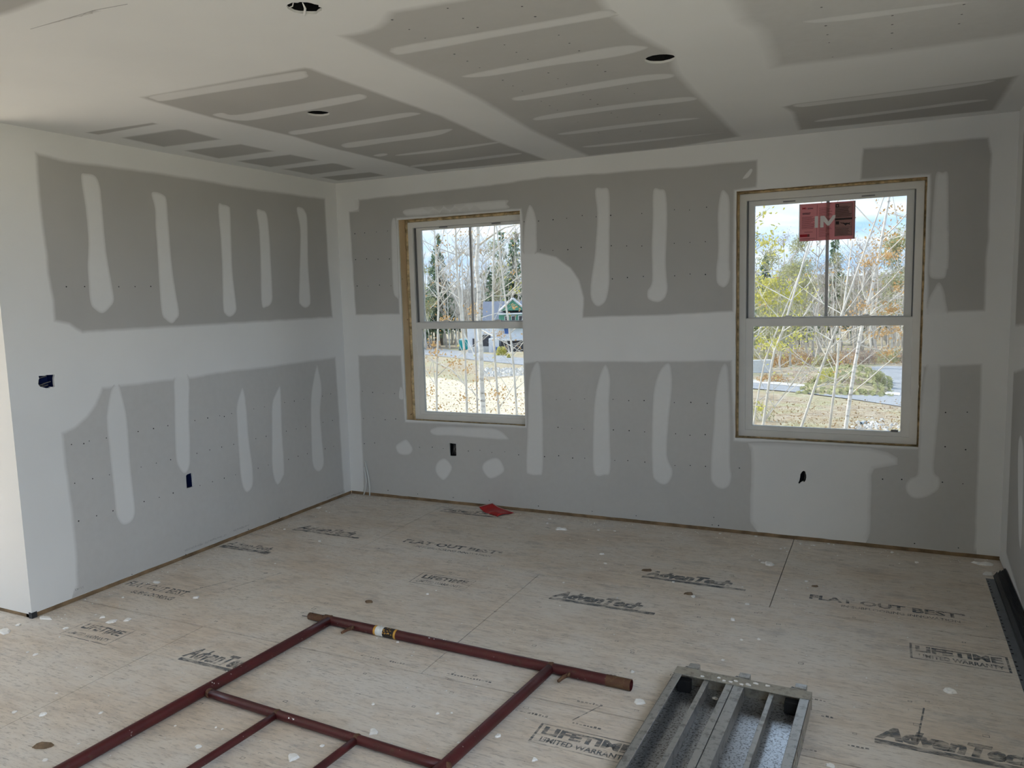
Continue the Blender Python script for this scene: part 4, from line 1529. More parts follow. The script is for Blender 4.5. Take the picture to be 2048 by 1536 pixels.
flat = thing('metal_strip', bead_lbl[0], 'metal strip', (4.302, -1.55, 0.0))
fh = []
MBf = MB().box(0.0, 0.050, -1.22, 1.22, 0.0005, 0.0022)
MBf.build('flange', M['strip_steel'], flat)
mb = MB()
for i in range(60):
    yy = 1.17 - i * 0.04
    if i % 6 != 5:
        mb.box(0.002, 0.010, yy, yy + 0.009, 0.0023, 0.0026)
mb.build('punched_holes', M['black'], flat)['kind'] = 'stuff'
g = random.Random(12)
for i in range(9):
    x = 4.342 + i * 0.0052
    corner_bead(x, 0.0025 + 0.0012 * i, -2.74 + g.uniform(-0.03, 0.03), -0.29 + g.uniform(-0.035, 0.03), 1.02 + 0.03 * i, 0.030 + 0.001 * i, bead_lbl[1], 'bundle of corner beads')

# ---- stamps printed on the subfloor
before = {o.name for o in bpy.data.objects}


def fl_text(body, x, y, h, wd, rz=0.0, shear=0.0, bold=0.02, name='printed_stamp'):
    c, s = math.cos(rz), math.sin(rz)
    mw = Matrix(((c, -s, 0, x), (s, c, 0, y), (0, 0, 1, 0.0006), (0, 0, 0, 1)))
    return text_mesh(name, body, h, M['ink'], mw, None, width=wd, shear=shear, bold=bold)


def fl_rects(rs, name='printed_bar', m='ink'):
    mbx = MB()
    for x0, x1, y0_, y1_ in rs:
        mbx.add([(x0, y0_, 0.0005), (x1, y0_, 0.0005), (x1, y1_, 0.0005), (x0, y1_, 0.0005)], [(0, 1, 2, 3)])
    return mbx.build(name, M[m])


def frame_rects(x0, x1, y0_, y1_, w, wv=None):
    wv = wv or w
    return [(x0, x1, y0_, y0_ + w), (x0, x1, y1_ - w, y1_), (x0, x0 + wv, y0_ + w, y1_ - w), (x1 - wv, x1, y0_ + w, y1_ - w)]


def advantech(x, y, wd=0.545, h=0.075):
    fl_text('AdvanTech', x, y, h, wd * 0.86, 0, 0.28, 0.09)
    fl_rects([(x + 0.0, x + wd, y - 0.042, y - 0.014)])


def lifetime(x0, x1, y0_, y1_):
    fl_rects(frame_rects(x0, x1, y0_, y1_, 0.005, 0.009), 'printed_frame')
    hh = y1_ - y0_
    wd = x1 - x0
    fl_text('LIFETIME', x0 + 0.06 * wd, y0_ + 0.50 * hh, 0.36 * hh, wd * 0.88, 0, 0, 0.07)
    fl_text('LIMITED WARRANTY', x0 + 0.09 * wd, y0_ + 0.14 * hh, 0.22 * hh, wd * 0.85, 0, 0, 0.04)


advantech(2.290, -1.375)
advantech(0.215, -0.905)
fl_rects([(0.02, 0.42, -1.40, -1.355)]); fl_text('AdvanTech', 0.02, -1.345, 0.06, 0.36, 0, 0.28, 0.04)
advantech(2.64, -0.915)
advantech(3.80, -2.125, 0.56)
advantech(0.93, -0.17, 0.50, 0.06)
fl_text('AdvanTech', 1.04, -2.60, 0.085, 0.36, 0, 0.28, 0.05); fl_rects([(1.05, 1.42, -2.635, -2.612)])
fl_text('FLAT OUT BEST\u00b2', 1.07, -0.895, 0.055, 0.69, 0, 0, 0.045); fl_text('IN SUBFLOORING INNOVATION', 1.20, -0.955, 0.028, 0.52)
fl_text('FLAT OUT BEST\u00b2', 3.49, -0.935, 0.055, 0.68, 0, 0, 0.045); fl_text('IN SUBFLOORING INNOVATION', 3.64, -0.99, 0.028, 0.50)
fl_text('FLAT OUT BEST', 0.03, -2.09, 0.06, 0.44, 0, 0, 0.02); fl_text('SUBFLOORING', 0.16, -2.16, 0.035, 0.30)
lifetime(3.925, 4.285, -1.445, -1.295)
lifetime(2.715, 3.09, -2.615, -2.488)
for x0, x1, y0_, y1_ in ((1.49, 1.83, -1.475, -1.325), (0.30, 0.62, -2.66, -2.49)):
    fl_rects(frame_rects(x0, x1, y0_, y1_, 0.004), 'printed_frame')
    fl_text('LIFETIME', x0 + 0.03, (y0_ + y1_) / 2 + 0.004, 0.05, (x1 - x0) * 0.82, 0, 0, 0.05)
    fl_text('LIMITED WARRANTY', x0 + 0.03, y0_ + 0.022, 0.03, (x1 - x0) * 0.82)
# boxed numbers and fastening marks along the rows, arrows and scuffs
g = random.Random(21)
rs = []
for i in range(150):
    x, y = g.uniform(0.3, 4.25), g.uniform(-3.1, -0.25)
    if g.random() < 0.5:
        y = round(y / 0.152) * 0.152 + g.uniform(-0.01, 0.01)
    s = g.uniform(0.007, 0.013)
    rs += frame_rects(x, x + s * 1.7, y, y + s * 1.3, 0.0022)
fl_rects(rs, 'fastener_marks')['kind'] = 'stuff'
rs = []
for i in range(26):
    y = g.choice((-1.95, -2.06, -2.22, -2.30, -2.45))
    x = g.uniform(1.5, 4.1)
    for k in range(g.randint(3, 8)):
        w_ = g.uniform(0.006, 0.012)
        rs.append((x, x + w_, y, y + g.uniform(0.005, 0.013)))
        x += w_ + 0.005
fl_rects(rs, 'faded_print')['kind'] = 'stuff'
for a, b, w_ in (((3.93, -2.11), (3.96, -1.86), 0.006), ((0.45, -2.03), (0.56, -1.80), 0.004), ((0.62, -1.95), (0.73, -1.62), 0.004), ((2.81, -2.43), (2.87, -2.30), 0.005)):
    a, b = Vector((*a, 0.0006)), Vector((*b, 0.0006))
    n_ = Vector((-(b - a).y, (b - a).x, 0)).normalized() * w_ / 2
    MB().add([a - n_, a + n_, b + n_, b - n_], [(0, 1, 2, 3)]).build('scuff_mark', M['ink'])
finish(floor, before)

# ---- drywall chips and other debris lying about
g = random.Random(31)


def chip(u, v, s, mname='chip_white', long=1.0, ang=None, lb=None, z0=0.0006):
    p = on_floor(u, v)
    n = g.randint(7, 10)
    a0 = ang if ang is not None else g.uniform(0, PI)
    ca, sa = math.cos(a0), math.sin(a0)
    poly = []
    for k in range(n):
        r = s * g.uniform(0.55, 1.1)
        x, y = r * long * math.cos(2 * PI * k / n), r * math.sin(2 * PI * k / n)
        poly.append((x * ca - y * sa, x * sa + y * ca))
    h = min(0.010, s * g.uniform(0.22, 0.45))
    vs_ = [(x, y, 0) for x, y in poly] + [(x * 0.75, y * 0.75, h * g.uniform(0.7, 1.2)) for x, y in poly]
    fs_ = [tuple(reversed(range(n))), tuple(range(n, 2 * n))] + [(i, (i + 1) % n, n + (i + 1) % n, n + i) for i in range(n)]
    o = MB().add(vs_, fs_).build('drywall_chip' if mname == 'chip_white' else 'floor_scrap', M[mname], None, None, loc=(p.x, p.y, z0))
    if mname == 'chip_white':
        tag(o, lb or 'small white plaster chip lying loose on the dusty subfloor', 'chip', 'plaster chips on the floor')
    else:
        tag(o, lb, 'scrap')
    return o


c7 = [(1150, 540, 2.2), (600, 655, 2.0), (650, 685, 2.2), (745, 670, 2.4), (105, 700, 1.6), (205, 875, 1.6), (160, 860, 0.9), (385, 720, 1.7), (1460, 315, 1.0), (1665, 140, 1.3), (1865, 15, 2.4),
      (1735, 50, 1.3), (1910, 35, 1.0), (1870, 210, 1.6), (330, 1100, 0.8), (250, 1225, 1.8), (85, 1210, 1.3), (590, 1215, 1.1), (1265, 1300, 0.7), (1300, 1310, 0.7), (1160, 1413, 1.6),
      (1720, 1475, 3.0), (1885, 1408, 1.1), (460, 1395, 0.8), (265, 1490, 1.1), (1025, 1290, 0.7), (350, 770, 0.9), (720, 540, 1.0), (560, 640, 0.8), (1610, 340, 0.8)]
for x, y, s in c7:
    chip(x * k3, 1011 + y * k3, s * 0.0085)
c8 = [(600, 520, 1.4), (650, 500, 0.8), (283, 1162, 1.2), (660, 1218, 1.1), (280, 1330, 2.4), (1013, 1350, 1.6), (1225, 1490, 1.5), (1800, 975, 1.3), (425, 800, 1.0), (1315, 80, 1.8), (1300, 105, 1.5),
      (1600, 145, 1.5), (1695, 150, 1.2), (1620, 285, 2.0), (1640, 340, 1.7), (2040, 450, 1.2), (1395, 452, 1.0), (330, 705, 0.7), (800, 690, 0.6), (780, 1390, 0.9), (740, 1215, 0.7)]
for x, y, s in c8:
    chip(650 + x * k3, 1011 + y * k3, s * 0.0080)
c9 = [(520, 335, 1.6), (480, 180, 1.4), (270, 165, 1.5), (290, 150, 0.8), (905, 225, 1.4), (935, 230, 1.0), (820, 235, 1.3), (740, 225, 1.4), (650, 250, 1.0), (660, 270, 1.1), (790, 250, 0.9), (625, 255, 1.0),
      (1275, 275, 1.6), (1420, 335, 1.4), (775, 445, 1.2), (430, 578, 1.6), (345, 670, 1.8), (395, 788, 1.1), (495, 783, 1.3), (285, 905, 1.2), (915, 1525, 1.7), (655, 495, 0.9), (400, 478, 1.0), (115, 535, 1.7), (455, 295, 0.8), (500, 320, 0.8)]
for x, y, s in c9:
    chip(1348 + x * k3, 1011 + y * k3, s * 0.0085)
chip(89, 1237, 0.022, long=2.4, ang=0.05, lb='long white plaster sliver by the foot of the left wall corner')
chip(9, 1264, 0.030, long=1.6, lb='white plaster lump at the left edge of the floor')
chip(222, 1244, 0.018, long=2.2, ang=0.9, lb='rolled white plaster scrap behind the scaffold frame')
chip(313, 1165, 0.016, long=2.0, ang=0.0, lb='thin white plaster flake near the foot of the left wall')
chip(1539, 1129, 0.026, long=1.3, lb='largest white plaster piece in front of the right window')
chip(1901, 1384, 0.024, lb='flat round white plaster blob near the right wall')
chip(1279, 1405, 0.023, lb='round white plaster blob between scaffold pipe end and plank')
chip(1968, 1129, 0.028, long=2.4, ang=0.0, lb='long pale plaster strip in the far right corner')
chip(1975, 1149, 0.024, long=1.3, lb='pale plaster piece at the far end of the corner beads')
chip(1122, 1059, 0.026, long=2.2, ang=0.1, lb='long white plaster sliver right of the red paper sheet')
chip(738, 1204, 0.018, 'chip_brown', 1.9, 0.4, 'small brown curled wood scrap behind the scaffold pipe')
chip(90, 1492, 0.020, 'chip_brown', 2.2, 0.5, 'brown torn paper scrap at the bottom left of the floor')
chip(1293, 1141, 0.022, 'chip_brown', 1.5, 0.2, 'dull brown scrap lying on the faded stamp')
chip(1378, 1188, 0.018, 'chip_brown', 1.6, 0.3, 'dark brown scrap lying on the long floor seam')
chip(1630, 1173, 0.014, 'chip_brown', 2.0, 0.2, 'dark splinter lying above the faded lettering')
chip(1430, 1400, 0.013, lb='small white plaster flake lying inside the scaffold plank', z0=0.0075)
mb = MB()
for i in range(620):
    if g.random() < 0.35:
        x, y = g.uniform(0.05, W - 0.05), -abs(g.gauss(0, 0.10)) - 0.01
    elif g.random() < 0.3:
        x, y = abs(g.gauss(0, 0.10)) + 0.01, g.uniform(-2.6, -0.02)
    else:
        x, y = g.uniform(-0.6, W - 0.1), g.uniform(-3.4, -0.1)
        if x < 0.02:
            y = -2.66 - abs(g.gauss(0, 0.2))
    s = g.uniform(0.0015, 0.0045)
    mb.add([(x - s, y - s * 0.6, 0.0005), (x + s, y - s * 0.5, 0.0005), (x + s * 0.3, y + s, 0.0005), (x, y, 0.0005 + s)], [(0, 1, 3), (1, 2, 3), (2, 0, 3), (2, 1, 0)])
mb.build('drywall_crumbs', M['chip_white'], floor)['kind'] = 'stuff'

# ================================================================== OUTSIDE
PROFILE = [(0, -3.0), (12, -3.1), (30, -3.46), (45, -4.26), (70, -5.46), (100, -6.46), (130, -7.46), (250, -9.46), (900, -14)]


def gz(x, y):
    if y <= 0:
        return -3.0
    d = math.sqrt(y * y + (x - 3.8) ** 2 * min(1.0, y / 25))
    for (a, za), (b, zb) in zip(PROFILE, PROFILE[1:]):
        if d <= b:
            z = za + (zb - za) * (d - a) / (b - a)
            break
    else:
        z = PROFILE[-1][1]
    w = min(1.0, d / 20)
    return z + w * (0.22 * noise.noise(Vector((x * 0.11, y * 0.11, 3.1))))


def on_ground(u, v, up=0.0):
    d = ray(u, v)
    t0, t1 = 5.0, 5.0
    while t1 < 900:
        p = CAM + d * t1
        if p.z < gz(p.x, p.y) + up:
            break
        t0 = t1
        t1 *= 1.04
    for _ in range(24):
        tm = (t0 + t1) / 2
        p = CAM + d * tm
        if p.z < gz(p.x, p.y) + up:
            t1 = tm
        else:
            t0 = tm
    p = CAM + d * t1
    p.z = gz(p.x, p.y) + up
    return p


def drape(name, top, bot, rows, up, mat):
    vs_, fs_ = [], []
    n = len(top)
    dense_t, dense_b = [], []
    for (a, b), (c, d) in zip(zip(top, top[1:]), zip(bot, bot[1:])):
        for s in range(6):
            f = s / 6
            dense_t.append((a[0] + (b[0] - a[0]) * f, a[1] + (b[1] - a[1]) * f))
            dense_b.append((c[0] + (d[0] - c[0]) * f, c[1] + (d[1] - c[1]) * f))
    dense_t.append(top[-1]); dense_b.append(bot[-1])
    n = len(dense_t)
    for r in range(rows + 1):
        f = r / rows
        for a, b in zip(dense_t, dense_b):
            p = on_ground(a[0] + (b[0] - a[0]) * f, a[1] + (b[1] - a[1]) * f)
            vs_.append((p.x, p.y, p.z + up))
    for r in range(rows):
        for i in range(n - 1):
            a = r * n + i
            fs_.append((a, a + n, a + n + 1, a + 1))
    return MB().add(vs_, fs_).build(name, mat, smooth=True)


# ---- terrain
mb = MB()
xs_ = [-420, -300, -220, -170] + [-140 + 3.5 * i for i in range(64)] + [90, 110, 140, 200, 300, 420]
ys_g = [-300, -150, -80, -40, -20, 0, 4, 8] + [12 + 2.5 * i for i in range(56)] + [158, 170, 190, 220, 260, 320, 420, 600]
for y in ys_g:
    for x in xs_:
        mb.v.append((x, y, gz(x, y)))
nx_ = len(xs_)
for j in range(len(ys_g) - 1):
    for i in range(nx_ - 1):
        a = j * nx_ + i
        mb.f.append((a, a + 1, a + nx_ + 1, a + nx_))
tag(mb.build('ground', M['ground'], smooth=True), kind='structure')
tag(drape('road', [(300, 660), (700, 683), (845, 692), (900, 700), (1000, 711), (1050, 717), (1180, 734), (1380, 750), (1505, 760.5), (1600, 771), (1700, 781), (1800, 789), (1950, 800), (2300, 830)],
          [(300, 670), (700, 697), (845, 709), (900, 715), (1000, 726), (1050, 731), (1180, 751), (1380, 768), (1505, 778), (1600, 786), (1700, 799), (1800, 814), (1950, 835), (2300, 880)], 4, 0.035, M['road_asphalt']), kind='structure')
tag(drape('road_verge', [(1490, 759), (1600, 769.5), (1700, 779.5), (1800, 787)], [(1490, 765), (1600, 775), (1700, 785), (1800, 793)], 2, 0.05, M['road_gravel']), kind='structure')
tag(drape('side_road', [(1742, 734), (1775, 733), (1850, 735)], [(1762, 786), (1800, 792), (1880, 796)], 8, 0.045, M['road_asphalt']), kind='structure')
tag(drape('sand_bank', [(480, 735), (850, 755), (880, 757), (915, 762), (935, 768), (975, 762), (1045, 752), (1330, 765)],
          [(380, 905), (850, 905), (880, 905), (915, 905), (935, 905), (975, 905), (1045, 905), (1400, 905)], 14, 0.05, M['sand']), kind='structure')

# ---- far wooded ridge
vs_, fs_ = [], []
n = 140
for i in range(n + 1):
    x = -330 + 480 * i / n
    t_ = noise.noise(Vector((x * 0.03, 0, 5))) * 3.0 + noise.noise(Vector((x * 0.15, 2, 5))) * 1.6
    y = 250 + 12 * noise.noise(Vector((x * 0.02, 7, 1)))
    vs_ += [(x, y, -12), (x, y + 4, 0.5 + t_ * 0.6), (x, y + 12, 4.0 + t_), (x, y + 60, -12)]
for i in range(n):
    for k in range(3):
        a = i * 4 + k
        fs_.append((a, a + 4, a + 5, a + 1))
tag(MB().add(vs_, fs_).build('wooded_ridge', M['forest_hill'], smooth=True), kind='structure')

# ---- trees
TG = random.Random(77)


def grow(mb, p, d, length, r, depth, tips, g, kids=3, bend=0.25, up=0.15, n=5, segs=4):
    path, rad = [p.copy()], [r]
    cur, dd = p.copy(), d.normalized()
    for i in range(segs):
        dd = (dd + Vector((g.uniform(-bend, bend), g.uniform(-bend, bend), g.uniform(-bend, bend) + up)) * 0.5).normalized()
        cur = cur + dd * (length / segs)
        path.append(cur.copy())
        rad.append(r * (1 - 0.75 * (i + 1) / segs))
    mb.tube(path, rad, n, caps=False)
    tips.append((cur.copy(), depth))
    if depth > 0:
        for k in range(kids):
            i = g.randint(1, segs)
            q = path[i]
            a = g.uniform(0, 2 * PI)
            el = g.uniform(0.2, 0.9)
            side = Vector((math.cos(a), math.sin(a), el))
            nd = (dd * 0.6 + side).normalized()
            grow(mb, q, nd, length * g.uniform(0.45, 0.7), rad[i] * 0.7 + 0.002, depth - 1, tips, g, kids, bend, up, max(3, n - 1), max(2, segs - 1))


def leaf(mb, p, s, g):
    a = Vector((g.uniform(-1, 1), g.uniform(-1, 1), g.uniform(-1, 1))).normalized()
    b = a.orthogonal().normalized()
    mb.add([p - a * s, p - b * s * 0.55, p + a * s, p + b * s * 0.55], [(0, 1, 2, 3)])


def kind_mesh(kind, seed):
    """trunk and foliage meshes of a background tree, base at the origin"""
    g = random.Random(seed)
    tm, fm = MB(), MB()
    if kind == 'conifer':
        h = g.uniform(13, 18)
        tm.tube([(0, 0, -0.5), (0, 0, h * 0.5), (0, 0, h)], [0.22, 0.13, 0.03], 6)
        z = h * 0.16
        while z < h - 0.2:
            R = (h - z) * 0.24 + 0.25
            for k in range(9):
                a = g.uniform(0, 2 * PI)
                rr = R * g.uniform(0.6, 1.1)
                dv = Vector((math.cos(a), math.sin(a), 0))
                sd = Vector((-dv.y, dv.x, 0)) * rr * 0.24
                b0 = Vector((0, 0, z + g.uniform(-0.2, 0.2)))
                t0 = b0 + dv * rr + Vector((0, 0, -rr * 0.30 + g.uniform(-0.1, 0.25)))
                m0 = b0 + dv * rr * 0.55 + Vector((0, 0, -rr * 0.05))
                fm.add([b0, m0 + sd, t0, m0 - sd], [(0, 1, 2, 3)])
                for q in range(3):
                    c = b0 + (t0 - b0) * g.uniform(0.3, 0.95)
                    leaf(fm, c + Vector((0, 0, g.uniform(-0.25, 0.1))), g.uniform(0.15, 0.35), g)
            z += 0.42 + 0.012 * h
    elif kind == 'pole':
        h = g.uniform(13, 17)
        pth = [Vector((0.12 * math.sin(i * 1.3 + seed), 0.12 * math.cos(i * 1.7), -0.5 + h * i / 8)) for i in range(9)]
        tm.tube(pth, [0.16 * (1 - i / 9.5) for i in range(9)], 6)
        tips = []
        for k in range(16):
            i = g.randint(3, 8)
            a = g.uniform(0, 2 * PI)
            grow(tm, pth[i], Vector((math.cos(a), math.sin(a), 0.7)), g.uniform(1.2, 2.6), 0.045, 1, tips, g, 3)
    else:
        h = g.uniform(10, 14)
        pth = [Vector((0.2 * math.sin(i * 1.1 + seed), 0.2 * math.cos(i * 1.9 + seed), -0.5 + h * i / 8)) for i in range(9)]
        tm.tube(pth, [0.20 * (1 - i / 9.3) for i in range(9)], 6)
        tips = []
        for k in range(15):
            i = g.randint(2, 8)
            a = g.uniform(0, 2 * PI)
            grow(tm, pth[i], Vector((math.cos(a), math.sin(a), 0.8)), g.uniform(2.0, 3.8) * (1.1 - i / 14), 0.07, 2, tips, g, 3)
        dens = {'bare': 0, 'red': 7, 'green': 16, 'orange': 9}[kind]
        for p, dp in tips:
            for k in range(dens if dp < 2 else dens // 2):
                leaf(fm, p + Vector((g.gauss(0, 0.4), g.gauss(0, 0.4), g.gauss(0, 0.35))), g.uniform(0.07, 0.16) if kind != 'red' else g.uniform(0.04, 0.09), g)
    return tm, fm


KINDS = {
    'conifer': ('bark_dark', 'leaf_conifer', 'conifer_tree', 'dark green conifer standing in the far woods', 'conifers in the far woods', 3),
    'pole': ('bark_light', None, 'bare_tree', 'tall slender bare tree with pale trunk in the far woods', 'slender bare trees in the far woods', 3),
    'bare': ('bark_grey', None, 'leafless_tree', 'leafless grey spreading tree in the far woods', 'leafless trees in the far woods', 3),
    'red': ('bark_grey', 'leaf_red', 'budding_tree', 'reddish brown budding tree in the far woods', 'reddish trees in the far woods', 2),
    'green': ('bark_grey', 'leaf_green', 'leafy_tree', 'olive green leafy tree in the far woods', 'green trees in the far woods', 2),
}
POOL = {}
for kk, (bm_, fm_, nm, lb, gp, cnt) in KINDS.items():
    POOL[kk] = []
    for s in range(cnt):
        a, b = kind_mesh(kk, 100 + s * 7 + len(kk))
        mt = bpy.data.meshes.new('trunk'); mt.from_pydata(a.v, [], a.f); mt.materials.append(M[bm_])
        mf = None
        if b.v:
            mf = bpy.data.meshes.new('foliage'); mf.from_pydata(b.v, [], b.f); mf.materials.append(M[fm_])
        POOL[kk].append((mt, mf))


def bg_tree(kk, p, sc):
    bm_, fm_, nm, lb, gp, cnt = KINDS[kk]
    t_ = thing(nm, lb, 'tree', (p.x, p.y, p.z), TG.uniform(0, 2 * PI), gp)
    t_.scale = (sc, sc, sc * TG.uniform(0.95, 1.1))
    mt, mf = TG.choice(POOL[kk])
    link(bpy.data.objects.new('trunk', mt), t_)
    if mf:
        link(bpy.data.objects.new('foliage', mf), t_)


def ground_at(u, dist):
    d = ray(u, 600)
    d.z = 0
    d.normalize()
    p = CAM + d * dist
    p.z = gz(p.x, p.y)
    return p


# woods: left view is greyer with conifers, right view is mixed
for u0, u1, nT, mixw in ((480, 690, 36, (('pole', 8), ('bare', 6), ('conifer', 4), ('red', 3), ('green', 1))),
                         (1200, 1380, 40, (('pole', 8), ('bare', 6), ('conifer', 3), ('red', 4), ('green', 3))),
                         (1960, 2250, 44, (('pole', 8), ('bare', 6), ('conifer', 3), ('red', 4), ('green', 3))),
                         (690, 1200, 150, (('pole', 14), ('bare', 8), ('conifer', 3), ('red', 3), ('green', 1))),
                         (1380, 1960, 200, (('pole', 11), ('bare', 10), ('conifer', 2), ('red', 7), ('green', 3)))):
    bag = [k for k, w_ in mixw for _ in range(w_)]
    for i in range(nT):
        u = u0 + (u1 - u0) * (i + TG.uniform(-0.8, 0.8)) / nT
        left_view = u0 < 1250
        dist = TG.uniform(130, 190) if left_view else TG.uniform(84, 160)
        bg_tree(TG.choice(bag), ground_at(u, dist), TG.uniform(0.85, 1.35) if left_view else TG.uniform(0.55, 0.95))
for u, dist, sc, kk in ((1668, 120, 1.12, 'conifer'), (1790, 130, 1.10, 'conifer'), (1035, 150, 1.40, 'conifer'), (1005, 165, 1.5, 'conifer'), (880, 150, 1.45, 'conifer'), (1630, 150, 1.15, 'pole')):
    bg_tree(kk, ground_at(u, dist), sc)


for i in range(10):
    bg_tree('green', ground_at(1485 + 14 * i + TG.uniform(-8, 8), TG.uniform(64, 84)), TG.uniform(0.40, 0.62))

for u_, d_, k_ in ((1120, 70, 'bare'), (1180, 55, 'pole'), (1240, 62, 'green'), (1290, 48, 'pole'), (1340, 58, 'bare'), (1400, 52, 'red'), (760, 75, 'bare'), (700, 62, 'pole'), (1920, 60, 'bare'), (1990, 52, 'pole'), (2060, 64, 'green')):
    bg_tree(k_, ground_at(u_, d_), 0.7)

# ---- nearer trees in front of the house, each built on its own
def near_tree(name, label, y, trunk, r0, bark, leafmat=None, branches=(), clouds=(), auto=0, seed=1, leaf_n=8, leaf_s=(0.022, 0.045), group=None, auto_len=1.6, bark_tw='bark_light'):
    g = random.Random(seed)
    pts_ = [at(u, v, y) for u, v in trunk]
    low = pts_[-1]
    d0 = (pts_[-1] - pts_[-2]).normalized()
    gr = gz(low.x, low.y)
    if low.z > gr:
        f = (low.z - gr + 0.2) / max(0.3, -d0.z)
        pts_.append(low + d0 * f)
    pts_ = pts_[::-1]                      # from the ground up
    top = pts_[-1] + (pts_[-1] - pts_[-2]).normalized() * 2.6
    pts_.append(top)
    L = [0]
    for a, b in zip(pts_, pts_[1:]):
        L.append(L[-1] + (b - a).length)
    base = pts_[0]
    t_ = thing(name, label, 'tree', (base.x, base.y, gr), 0, group)
    tm, bm_, fm = MB(), MB(), MB()
    tm.tube(pts_, [max(0.008, r0 * (1 - 0.62 * l / L[-1])) for l in L], 9)
    tm.build('trunk', M[bark], t_, (base.x, base.y, gr), smooth=True)
    tips = []
    for br in branches:
        q = [at(u, v, y + dy) for u, v, dy in br[1]]
        bm_.tube(q, [max(0.004, br[0] * (1 - 0.7 * i / (len(q) - 1))) for i in range(len(q))], 6)
        tips += [(p_, 0) for p_ in q[1:]]
        for k in range(len(q) * 2):
            i = g.randint(0, len(q) - 2)
            c = q[i] + (q[i + 1] - q[i]) * g.random()
            dd = ((q[i + 1] - q[i]).normalized() + Vector((g.uniform(-0.7, 0.7), g.uniform(-0.7, 0.7), g.uniform(-0.2, 0.9)))).normalized()
            grow(bm_, c, dd, g.uniform(0.3, 0.8), 0.006, 0, tips, g, 0, n=4, segs=3)
    for k in range(auto):
        i = g.randint(1, len(pts_) - 2)
        c = pts_[i] + (pts_[i + 1] - pts_[i]) * g.random()
        dd = Vector((g.choice((-1, 1)) * g.uniform(0.4, 1.0), g.uniform(-0.5, 0.5), g.uniform(0.2, 0.9)))
        grow(bm_, c, dd, g.uniform(0.5, 1.0) * auto_len, r0 * 0.25 + 0.004, 1, tips, g, 3, n=4, segs=4)
    if bm_.v:
        bm_.build('branches', M[bark_tw], t_, (base.x, base.y, gr))
    if leafmat:
        for p_, dp in tips:
            for k in range(leaf_n):
                leaf(fm, p_ + Vector((g.gauss(0, 0.12), g.gauss(0, 0.12), g.gauss(0, 0.10))), g.uniform(*leaf_s), g)
        for u, v, ru, rv, cnt in clouds:
            for k in range(int(cnt * 0.75)):
                rr = abs(g.gauss(0, 0.75))
                an = g.uniform(0, 2 * PI)
                p_ = at(u + ru * rr * math.cos(an), v + rv * rr * math.sin(an), y + g.uniform(-0.6, 0.6))
                leaf(fm, p_, g.uniform(*leaf_s), g)
        if fm.v:
            o = fm.build('foliage', M[leafmat], t_, (base.x, base.y, gr))
            o['kind'] = 'stuff'
    return t_


near_tree('birch_tree', 'white barked birch with the thickest trunk, seen through the left window', 14.0,
          [(956, 440), (956, 490), (953, 535), (958, 580), (957, 620), (958, 650), (962, 700), (963, 760), (967, 830)], 0.085, 'birch', 'leaf_orange',
          [(0.03, [(957, 490, 0), (948, 470, 0.2), (938, 452, 0.4)]), (0.035, [(959, 489, 0), (985, 470, -0.2), (1010, 455, -0.3), (1042, 448, -0.4)]),
           (0.03, [(965, 528, 0), (990, 502, 0.2), (1015, 478, 0.3), (1040, 452, 0.4)]), (0.02, [(961, 578, 0), (972, 552, 0), (990, 520, 0.2)]),
           (0.02, [(960, 658, 0), (985, 672, -0.3), (1015, 688, -0.4), (1045, 706, -0.5)]), (0.02, [(958, 800, 0), (945, 782, 0), (930, 770, 0.2), (905, 742, 0.3)])],
          [(945, 622, 14, 14, 130), (890, 640, 20, 14, 150), (1002, 668, 10, 8, 60)], 0, 3, 2)
near_tree('sapling_tree', 'thin pale sapling left of the muntin in the left window', 12.5,
          [(911, 455), (913, 530), (918, 580), (924, 650), (931, 730), (934, 830)], 0.040, 'bark_light', 'leaf_orange',
          [(0.018, [(916, 560, 0), (900, 575, 0.1), (880, 597, 0.2), (860, 618, 0.3)]), (0.014, [(914, 520, 0), (926, 500, 0), (934, 470, 0.1)]),
           (0.014, [(930, 770, 0), (905, 740, 0), (880, 728, 0.1), (848, 712, 0.2)])],
          [(905, 725, 26, 16, 110), (870, 705, 16, 12, 60), (935, 740, 12, 8, 50), (930, 795, 14, 9, 50)], 9, 11, 2, auto_len=2.2)
near_tree('sapling_tree', 'slender forked sapling at the left edge of the left window', 13.0,
          [(872, 510), (876, 560), (877, 620), (875, 700), (873, 770), (874, 835)], 0.036, 'bark_light', 'leaf_orange',
          [(0.016, [(873, 515, 0), (884, 480, 0.1), (890, 455, 0.2)]), (0.016, [(876, 600, 0), (892, 560, 0.1), (905, 525, 0.2)]), (0.014, [(873, 790, 0), (868, 740, 0), (860, 690, 0.1), (855, 640, 0.1)])],
          [(868, 690, 14, 10, 60), (862, 780, 10, 20, 40), (880, 815, 10, 8, 30)], 9, 12, 2, auto_len=2.2)
near_tree('sapling_tree', 'straight thin sapling right of the birch in the left window', 13.5,
          [(989, 452), (987, 520), (986, 590), (986, 640), (990, 720), (998, 830)], 0.038, 'bark_light', 'leaf_yellow',
          [(0.014, [(988, 592, 0), (1010, 591, 0), (1030, 588, 0.1), (1045, 586, 0.1)]), (0.012, [(988, 560, 0), (1000, 552, 0), (1015, 545, 0.2)])],
          [(1030, 580, 12, 8, 40)], 8, 13, 1, auto_len=2.2)
near_tree('sapling_tree', 'leaning thin sapling at the right edge of the left window', 12.0,
          [(1001, 520), (1006, 560), (1012, 610), (1022, 680), (1028, 740), (1034, 835)], 0.034, 'bark_light', 'leaf_orange',
          [(0.012, [(1012, 612, 0), (1022, 596, 0), (1030, 580, 0.1)])], [(1028, 615, 14, 6, 40), (990, 790, 16, 18, 70)], 8, 14, 1, auto_len=2.2)
